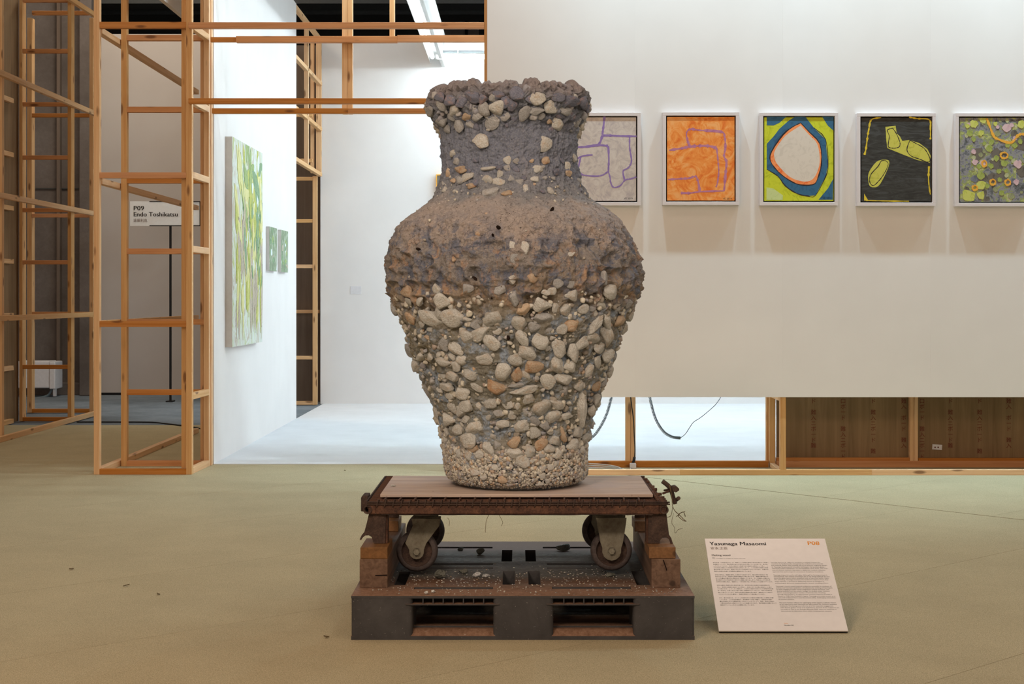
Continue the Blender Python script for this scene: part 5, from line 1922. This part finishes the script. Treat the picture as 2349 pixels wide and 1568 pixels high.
GM = [paint('foliage_%d' % i, a, b) for i, (a, b) in enumerate((((150, 160, 60), (186, 190, 92)), ((120, 146, 84), (150, 172, 108)), ((196, 196, 120), (214, 212, 150)), ((172, 160, 140), (196, 186, 168)), ((150, 140, 124), (182, 170, 152)), ((92, 128, 92), (124, 156, 118))))]
LEAFY = paint('pale_plant_wash', (176, 186, 110), (214, 224, 220), (186, 178, 158), (5, 5, 2.2), 3.0)
GREENY = paint('mossy_wash', (96, 118, 92), (134, 152, 122), (172, 184, 168), (12, 12, 6), 2.5)
SKY = paint('pale_sky_paint', (206, 222, 226), (222, 232, 234))
Ya, Yb = 10.49, 11.72
tc_, st, rs = wall_canvas('tall unframed canvas of banana plants on the booth side wall', Ya, Yb, 0.756, 2.19, 0.048, None, 1, LEAFY)
k = 0
def leaf(u, v, L, w, ang, mat):
    global k
    k += 1
    pts = []
    n = 7
    ca, sa = math.cos(ang), math.sin(ang)
    for i in range(n + 1):
        s = i / n
        pts.append((L * s, w * math.sin(math.pi * s) ** 0.7))
    for i in range(n - 1, 0, -1):
        s = i / n
        pts.append((L * s, -w * math.sin(math.pi * s) ** 0.7 * rs.uniform(0.4, 1.0)))
    st([(u + (a * ca - b * sa) * 1.17, v + a * sa + b * ca) for a, b in pts], mat, k)
for i in range(70):   # broad masses of leaves
    leaf(rs.uniform(0.25, 1.0), rs.uniform(0.45, 0.92) - 0.1 * rs.random(), rs.uniform(0.10, 0.24), rs.uniform(0.02, 0.05), rs.choice((rs.uniform(-2.0, -1.1), rs.uniform(1.2, 2.2), rs.uniform(-0.8, 0.6))), rs.choice((GM[0], GM[1], GM[2], GM[5], GM[1], SKY)))
for i in range(46):   # stalks and dry matter low down
    u = rs.uniform(0.12, 0.98)
    v = rs.uniform(0.02, 0.42)
    leaf(u, v, rs.uniform(0.16, 0.36), rs.uniform(0.012, 0.040), math.pi / 2 + rs.uniform(-0.15, 0.15), rs.choice((GM[3], GM[4], GM[4], GM[2], GM[0])))
for i in range(22):
    leaf(rs.gauss(0.38, 0.07), rs.uniform(0.30, 0.58), rs.uniform(0.08, 0.2), rs.uniform(0.008, 0.02), math.pi / 2 + rs.uniform(-0.2, 0.2), rs.choice((GM[3], GM[4], GM[2])))
for (u, v, L, w, a) in ((0.36, 0.66, 0.30, 0.035, 1.9), (0.35, 0.70, 0.34, 0.03, 2.05), (0.5, 0.78, 0.18, 0.05, 2.4), (0.52, 0.78, 0.2, 0.05, 0.75), (0.62, 0.88, 0.28, 0.05, -0.5), (0.9, 0.86, 0.22, 0.035, -1.5), (0.55, 0.82, 0.26, 0.05, -1.4),
                        (0.7, 0.8, 0.3, 0.05, -1.5), (0.2, 0.62, 0.2, 0.04, 2.2), (0.35, 0.6, 0.26, 0.03, -1.3), (0.3, 0.5, 0.2, 0.03, 2.4), (0.4, 0.62, 0.25, 0.03, -1.1), (0.1, 0.7, 0.16, 0.04, -1.4), (0.8, 0.72, 0.3, 0.05, -1.6),
                        (0.95, 0.75, 0.25, 0.04, -1.6), (0.65, 0.6, 0.25, 0.05, -1.3), (0.15, 0.5, 0.2, 0.03, -1.7), (0.85, 0.5, 0.2, 0.04, -1.5), (0.3, 0.3, 0.14, 0.04, -1.6), (0.45, 0.32, 0.16, 0.04, -1.5), (0.22, 0.95, 0.2, 0.03, -1.3), (0.12, 0.97, 0.25, 0.03, -1.15)):
    leaf(u, v, L, w, a, rs.choice((GM[0], GM[0], GM[1], GM[5], GM[2])))
for i in range(40):
    leaf(rs.uniform(0.45, 0.98), rs.uniform(0.4, 0.75), rs.uniform(0.04, 0.12), rs.uniform(0.008, 0.022), rs.uniform(-2.2, -0.9), rs.choice((GM[1], GM[5], GM[0], GM[2], SKY)))
for lab, y0, y1, sd in (('small green foliage canvas next to the tall banana canvas', 12.18, 12.56, 3), ('small green foliage canvas nearest the open corner frame', 12.78, 13.16, 5)):
    t_, st, rs = wall_canvas(lab, y0, y1, 1.305, 1.655, 0.028, None, sd, GREENY)
    k = 0
    for i in range(14):
        leaf(rs.uniform(0.0, 1), rs.uniform(0.0, 1), rs.uniform(0.15, 0.4), rs.uniform(0.03, 0.09), rs.uniform(0, 6.28), rs.choice((GM[5], GM[1], GM[5], GM[4], SKY)))

wlb = box('wall_label', FX(804, 15.8), FX(828.5, 15.8), 15.796, 15.7995, FZ(674, 15.8), FZ(656, 15.8), M['heater'], None, 0.0008)
tag(wlb, 'small white caption card on the rear booth wall', 'label')
tq = thing('rear_painting', 'yellow-edged painting on the rear booth wall, mostly behind the vessel neck', 'painting', (FX(1050, 15.75), 15.8, FZ(456, 15.75)))
box('canvas', FX(1002.5, 15.75), FX(1106, 15.75), 15.755, 15.7995, FZ(455, 15.75), FZ(402, 15.75), MP['p5d'], tq)
for a, b, c0, d0 in ((1000.5, 1002.5, 400, 457), (1106, 1108, 400, 457)):
    box('frame_side', FX(a, 15.75), FX(b, 15.75), 15.745, 15.7995, FZ(d0, 15.75), FZ(c0, 15.75), MP['ochre'], tq)
for a, b in ((400, 402), (455, 457)):
    box('frame_edge', FX(1002.5, 15.75), FX(1106, 15.75), 15.745, 15.7995, FZ(b, 15.75), FZ(a, 15.75), MP['ochre'], tq)

# ================================================================== SIGN P08 ON THE FLOOR
A3 = Vector((FX(1649, 5.035), 5.035, 0.009))
B3 = Vector((FX(1946, 5.035), 5.035, 0.009))
YS = 5.42
D3 = Vector((FX(1613, YS), YS, FZ(1234.5, YS)))
ux = (B3 - A3).normalized()
vy = (D3 - A3)
vy = (vy - ux * vy.dot(ux))
SH = vy.length
vy.normalize()
nz = ux.cross(vy).normalized()
SWd = (B3 - A3).length
sgn = thing('floor_sign', 'pale tilted artist information board on the carpet beside the pallet', 'sign', A3)
RM = Matrix((ux, vy, nz)).transposed().to_4x4()
def sign_local(px, py):
    d = Vector(((px - CX) / F, 1.0, -(py - CY) / F))
    o = Vector((0, 0, H))
    t = (A3 - o).dot(nz) / d.dot(nz)
    q = o + d * t - A3
    return q.dot(ux), q.dot(vy)
bm = bmesh.new()
bm_box(bm, 0, SWd, 0, SH, -0.004, 0, 0.0006)
sbm = bm_mesh('sign_panel', bm)
so_ = obj('sign_panel', sbm, M['sign_board'], sgn, A3)
so_.rotation_mode = 'QUATERNION'
so_.rotation_quaternion = RM.to_quaternion()
bm = bmesh.new()
bm_box(bm, 0.001, SWd - 0.001, 0.0, SH - 0.001, -0.009, -0.004)
bk_ = obj('sign_dark_slab', bm_mesh('sign_dark_slab', bm), M['black'], sgn, A3)  # black slab under the panel, showing as a dark lower edge
bk_.rotation_mode = 'QUATERNION'
bk_.rotation_quaternion = RM.to_quaternion()
# prop behind the board
top_mid = A3 + ux * (SWd / 2) + vy * (SH * 0.9) - nz * 0.010
for s in (-0.12, 0.12):
    p0 = top_mid + ux * s
    tube('prop_leg', [p0, Vector((p0.x, p0.y - 0.02, 0.003))], 0.004, M['black'], sgn, 8)
tube('prop_bar', [top_mid - ux * 0.14, top_mid + ux * 0.14], 0.004, M['black'], sgn, 8)


def sign_line(body, zx, zy, size, mat, width=None, bold=0.0, name='lettering'):
    u, v = sign_local(1590 + zx / 5.808, 1210 + zy / 5.808)
    me = text_mesh(body, size, bold)
    me.materials.clear()
    xs_ = [v_.co.x for v_ in me.vertices] or [0, 1]
    sx = 1.0
    if width:
        u1, _ = sign_local(1590 + width / 5.808, 1210 + zy / 5.808)
        sx = (u1 - u) / max(xs_)
    sy = (sx / 1.06 if sx > 1.06 else sx) if width else 1.0
    for v_ in me.vertices:
        v_.co.x *= sx
        v_.co.y *= sy
    o = obj(name, me, mat, sgn, A3 + ux * u + vy * v + nz * 0.0004)
    o.rotation_mode = 'QUATERNION'
    o.rotation_quaternion = RM.to_quaternion()
    tag(o, kind='stuff')
    return o


sign_line('Yasunaga Masaomi', 222, 232, 0.0185, M['ink'], 975, 0.00035)
sign_line('安永正臣', 232, 287, 0.0155, M['grey_ink'], 460)
sign_line('P08', 1525, 228, 0.0185, M['orange_ink'], 1688, 0.0004)
sign_line('Melting vessel', 247, 375, 0.0102, M['ink'], 498, 0.0002)
sign_line('2024', 254, 398, 0.0045, M['ink'], 288)
sign_line('Glaze, colored glaze, tin, underglaze clay, titanium oxide, kaolin', 254, 410, 0.0042, M['ink'], 696)
JP = [(462, '安永正臣（1982年生まれ）は、陶芸という領域の素材と技法を根本から見直し、'), (484, '再構築することで、現代陶芸の新たな地平を切り開いている作家です。彼は粘'), (507, '土そのものではなく、本来は装飾する釉薬である釉薬を主素材として扱い、こ'),
      (530, 'れを作品の基盤とする革新的な技法を確立しました。この伝統的な陶芸の価値'), (553, '観を反転させる手法は、素材そのものへの批評的アプローチであり、従来の分'), (577, '野的な枠組みを超える実験的な姿勢を示しています。'),
      (624, '安永の制作は、釉薬を使用した成形から始まります。彼の成形の技法は一般'), (647, '的なものですが、決定的な革新は焼成の工程にあります。釉薬の層を砂やカ'), (670, 'オリンを重ねた層の中に埋め込んで焼成しています。そして窯出しの際には、'), (693, '焼き固められた作品を砂の母体から慎重に掘り出します。安永はこの行為を考'), (717, '古学的な発掘に喩え、釉薬をもって形を掘り起こす行為として位置づけています。'),
      (763, '近年の器形に着想を得た彫刻作品では、古代的な美と未来的な造形感覚が共'), (788, '存し、原初的な衝動を喚起すると同時に、未来に対する人類の想像力へと働き'), (811, 'かけ続けます。こうした二重性は、1948年に京都で結成された前衛的陶芸集'), (834, '団「走泥社」の第二世代に属する師・星野暁のもとで学んだ、安永の芸術的系'), (858, '譜にも根ざしています。安永は走泥社の精神を受け継ぎ、機能性よりも造形や'), (882, 'プロセスそのものを重視し、陶芸を芸術として再定義しています。'),
      (930, 'また、彼の作品には、カトリック信仰を持つ少数派の家庭で育った背景も影響'), (954, 'しています。この文化的環境が、西洋美術への深い理解と、世界各地の器や'), (977, '儀礼的造形に対する敬意を育んできたといえるでしょう。現在、安永の作品の'), (1001, '一部は2025年の上海ビエンナーレに出展されており、現代陶芸の分野において'), (1026, '独自のヴィジョンをさらに鮮明に示しています。')]
for y, s in JP:
    full = len(s) >= 33
    x0 = 262 + (y - 462) * 0.179
    sign_line(s, x0, y + 8, 0.0049, M['ink'], x0 + 725 * min(1.04, len(s) / 35.0))
EN = [(460, 'Yasunaga Masaomi (b. 1982) has emerged as a leading contemporary'), (479, 'ceramicist by fundamentally reimagining the medium’s core materials'), (500, 'and methods. Rather than treating clay as his primary sculptural materi-'), (522, 'al, Yasunaga has pioneered innovative techniques that position glazes—'),
      (542, 'inherently surface substances—as the foundation of his work. This inver-'), (564, 'sion of ceramic tradition represents a deliberate, medium-reflective'), (587, 'approach that pushes beyond conventional disciplinary boundaries.'),
      (629, 'Yasunaga shapes his works with glaze. Although his forming process is'), (650, 'conventional, the critical innovation lies in his firing method: he pro-'), (671, 'tects the glaze layers within stratified beds of sand and kaolin. Upon'), (692, 'kiln unloading, Yasunaga excavates the hardened sculptures from their'), (714, 'sandy matrices—a process he deliberately frames as analogous to'), (737, 'archaeological discovery, emphasizing the ceramic unveiling of form.'),
      (778, 'Yasunaga’s recent vessel-inspired sculptures exemplify his synthesis of'), (800, 'archaic and futuristic aesthetics, simultaneously evoking primal impuls-'), (822, 'es while engaging broader human imagination toward the future. This'), (844, 'duality extends from his artistic lineage: he studied under Hoshino'), (866, 'Satoru, a second-generation member of Sodeisha (the “Crawling'), (887, 'through Mud Society”), an experimental ceramics collective founded in'), (910, 'Kyoto in 1948. Like Sodeisha’s legacy, Yasunaga prioritizes artistic pro-'), (931, 'cess and sculptural form over functional utility, challenging convention-'), (954, 'al ceramic practice.'),
      (998, 'His work further reflects his upbringing within Japan’s Catholic minori-'), (1020, 'ty, an experience that cultivated his appreciation for Western aesthetic'), (1042, 'traditions. This background informs us of his respectful engagement'), (1064, 'with diverse global vessel and ritual forms. Several of his sculptures are'), (1086, 'currently on view at the Shanghai Biennale 2025, where he continues to'), (1109, 'demonstrate his distinctive vision within contemporary ceramics.')]
for y, s in EN:
    x0 = 1033 + (y - 460) * 0.214
    sign_line(s, x0, y + 6, 0.0050, M['ink'], x0 + 10.35 * len(s) * (1 + (y - 460) * 0.00004))
sign_line('Gallery', 1212, 1278, 0.0048, M['orange_ink'], 1268)
sign_line('Nonaka-Hill', 1212, 1304, 0.0055, M['ink'], 1338, 0.0001)

# ================================================================== SIGN P09 IN THE HALL
Y9 = 16.2
s9 = thing('hall_sign', 'white name sign on a thin black post seen through the timber tower', 'sign', (FX(390, Y9), Y9, -0.006))
box('sign_panel', FX(343, Y9), FX(459, Y9), Y9, Y9 + 0.015, FZ(516.5, Y9), FZ(463, Y9), M['white_board'], s9)
box('sign_sheet', FX(298.5, Y9), FX(418, Y9), Y9 - 0.004, Y9 - 0.001, FZ(518, Y9), FZ(461.5, Y9), M['white_board'], s9)
for a, b in ((461.3, 463), (516.5, 518.4)):
    box('frame_bar', FX(343, Y9), FX(459, Y9), Y9 - 0.006, Y9 + 0.016, FZ(b, Y9), FZ(a, Y9), M['black'], s9)
box('frame_bar', FX(458, Y9), FX(461, Y9), Y9 - 0.006, Y9 + 0.016, FZ(518, Y9), FZ(462, Y9), M['black'], s9)
box('post', FX(387.5, Y9), FX(392, Y9), Y9 + 0.016, Y9 + 0.036, 0.0, FZ(463, Y9), M['black'], s9)
box('post_foot', FX(382, Y9), FX(397, Y9), Y9 - 0.04, Y9 + 0.10, -0.006, 0.006, M['black'], s9)
for body, px, py, px1, mat, b_ in (('P09', 306, 482, 331, 'ink', 0.006), ('Endo Toshikatsu', 306, 496.2, 408, 'ink', 0.006), ('遠藤利克', 306, 508.5, 338, 'grey_ink', 0.0)):
    sz = 0.066 if mat == 'ink' else 0.040
    me = text_mesh(body, sz, b_ * 0.2)
    me.materials.clear()
    mx = max(v.co.x for v in me.vertices)
    sx = (FX(px1, Y9) - FX(px, Y9)) / mx
    for v in me.vertices: v.co.x *= sx
    o = obj('lettering', me, M[mat], s9, (FX(px, Y9), Y9 - 0.006, FZ(py, Y9)))
    o.rotation_euler = (math.pi / 2, 0, 0)
    tag(o, kind='stuff')

# ================================================================== CABLES AND SMALL THINGS
def coil_cord(label, pts, turns, r, dens=None):
    path = smooth_path([P(a, b, Yc_) for a, b, Yc_ in pts], 40)
    L = [0]
    for i in range(1, len(path)): L.append(L[-1] + (path[i] - path[i - 1]).length)
    out = []
    N = turns * 10
    for i in range(N + 1):
        u = i / N
        s = (u if dens is None else dens(u)) * L[-1]
        k_ = min(len(path) - 2, max(0, int(np.searchsorted(L, s) - 1)))
        f_ = (s - L[k_]) / max(1e-9, L[k_ + 1] - L[k_])
        p = path[k_].lerp(path[k_ + 1], f_)
        d_ = (path[k_ + 1] - path[k_]).normalized()
        x_ = Vector((0, 1, 0))
        y_ = d_.cross(x_).normalized()
        a_ = 2 * math.pi * turns * u
        out.append(p + x_ * (r * math.cos(a_)) + y_ * (r * math.sin(a_)))
    o0 = out[0].copy()
    t = thing('coiled_cord', label, 'cable', o0, 'coiled cords under the picture wall')
    obj('coil', tube_mesh('coil', [p - o0 for p in out], 0.0022, 5), M['coil'], t, o0)
    return t


Yq = 9.80
coil_cord('coiled grey cord hanging beside the vessel under the picture wall', [(1404, 905, Yq), (1392, 948, Yq), (1375, 982, Yq), (1357, 1003, Yq), (1330, 1012, Yq)], 46, 0.0080)
t = coil_cord('coiled grey cord hanging right of the doubled stud under the picture wall', [(1489, 905, Yq), (1502, 955, Yq), (1520, 987, Yq), (1540, 1001, Yq), (1560.5, 1004, Yq)], 58, 0.0080, lambda u: 1 - (1 - u) ** 1.35)
tube('straight_lead', [P(a, b, Yq) for a, b in ((1560.5, 1004), (1572, 995), (1584, 977), (1592, 967), (1610, 955), (1640, 929), (1655, 908))], 0.0022, M['coil'], t, 6, 8)
pc_ = thing('power_cable', 'black power cable plugged in at the foot of the doubled stud', 'cable', P(1446, 905, 9.90))
tube('lead', [P(a, b, 9.905) for a, b in ((1446, 903), (1449, 930), (1453, 960), (1455, 1000), (1456.5, 1030), (1455.5, 1050))], 0.0035, M['black'], pc_, 8, 8)
tube('plug', [P(1455.5, 1048, 9.905), P(1454, 1056, 9.90), P(1451, 1064, 9.89)], 0.009, M['black'], pc_, 10)
ot = thing('floor_socket', 'small white socket block at the foot of the doubled stud', 'outlet', P(1452, 1073, 9.86))
box('socket_body', FX(1445, 9.86), FX(1459, 9.86), 9.84, 9.885, 0.0, 0.034, M['heater'], ot, 0.004, 2)
tube('lead', [Vector((FX(1449, 9.86), 9.85, 0.01)), Vector((FX(1444, 9.8), 9.78, 0.004)), Vector((FX(1436, 9.75), 9.74, 0.004))], 0.003, M['cable_white'], ot, 8, 6)
wc_ = thing('white_cable_loop', 'loop of white cable lying on the floor behind the front rail', 'cable', (0.5, 9.7, 0.004))
lp = []
for i in range(60):
    a = i / 59 * 2 * math.pi * 2.4
    k_ = 1 - i / 59 * 0.18
    lp.append(Vector((0.43 + 0.25 * math.cos(a) * k_, 9.72 + 0.12 * math.sin(a) * k_, 0.006 + 0.012 * (i / 59) + 0.02 * max(0, math.sin(a)) * (i / 59))))
tube('loop', lp, 0.0038, M['cable_white'], wc_, 8)

# dark cord lying across the far edge of the carpet
fc = tube('dark_cable', [(FX(px, FY(py)), FY(py), 0.006) for px, py in ((176, 969), (215, 969), (340, 969.5), (380, 973), (430, 979), (470, 986))], 0.006, M['black'], None, 8, 6)
tag(fc, 'dark cord lying across the far edge of the carpet', 'cable')

# white wall heater with hoses
Yh_ = 16.95
ht = thing('wall_heater', 'white convector heater on the concrete wall behind the frames', 'heater', (FX(85, Yh_), Yh_, 0))
box('cabinet', FX(40, Yh_), FX(113, Yh_), Yh_, Yh_ + 0.28, FZ(890, Yh_), FZ(828, Yh_), M['heater'], ht, 0.012, 2)
box('side_cover', FX(113.5, Yh_), FX(127, Yh_), Yh_ - 0.01, Yh_ + 0.27, FZ(892, Yh_), FZ(829, Yh_), M['heater'], ht, 0.01, 2)
box('foot', FX(118, Yh_), FX(124, Yh_), Yh_ + 0.05, Yh_ + 0.10, 0, FZ(890, Yh_), M['heater'], ht, 0.002)
for i in range(3):
    tube('hose', [P(84, 912 + 2 * i, Yh_), P(100, 910 + i, Yh_ + 0.02), P(112, 904, Yh_ + 0.04), P(119, 892, Yh_ + 0.06)], 0.012, M['coil'], ht, 8, 6)

# scraps on the carpet
for i, (lab, px, py, w) in enumerate((('dry leaf scrap on the carpet at the left', 163, 1307, 16), ('small dark fluff on the carpet left of the pallet', 364, 1365, 11), ('tiny dark twig on the carpet near the pallet corner', 748, 1464, 14), ('dark speck on the carpet before the booth', 792, 1080, 6), ('dark splinter on the carpet at mid left', 290, 1345, 13))):
    Y = FY(py)
    rs = random.Random(i)
    pts = [Vector((FX(px, Y) + rs.uniform(-1, 1) * w * Y / F * 0.5, Y + rs.uniform(-0.012, 0.012), 0.003 + rs.uniform(0, 0.006))) for _ in range(4)]
    o = tube('carpet_scrap', pts, 0.0018, M['wire'], None, 5, 4)
    tag(o, lab, 'scrap', 'scraps on the carpet')
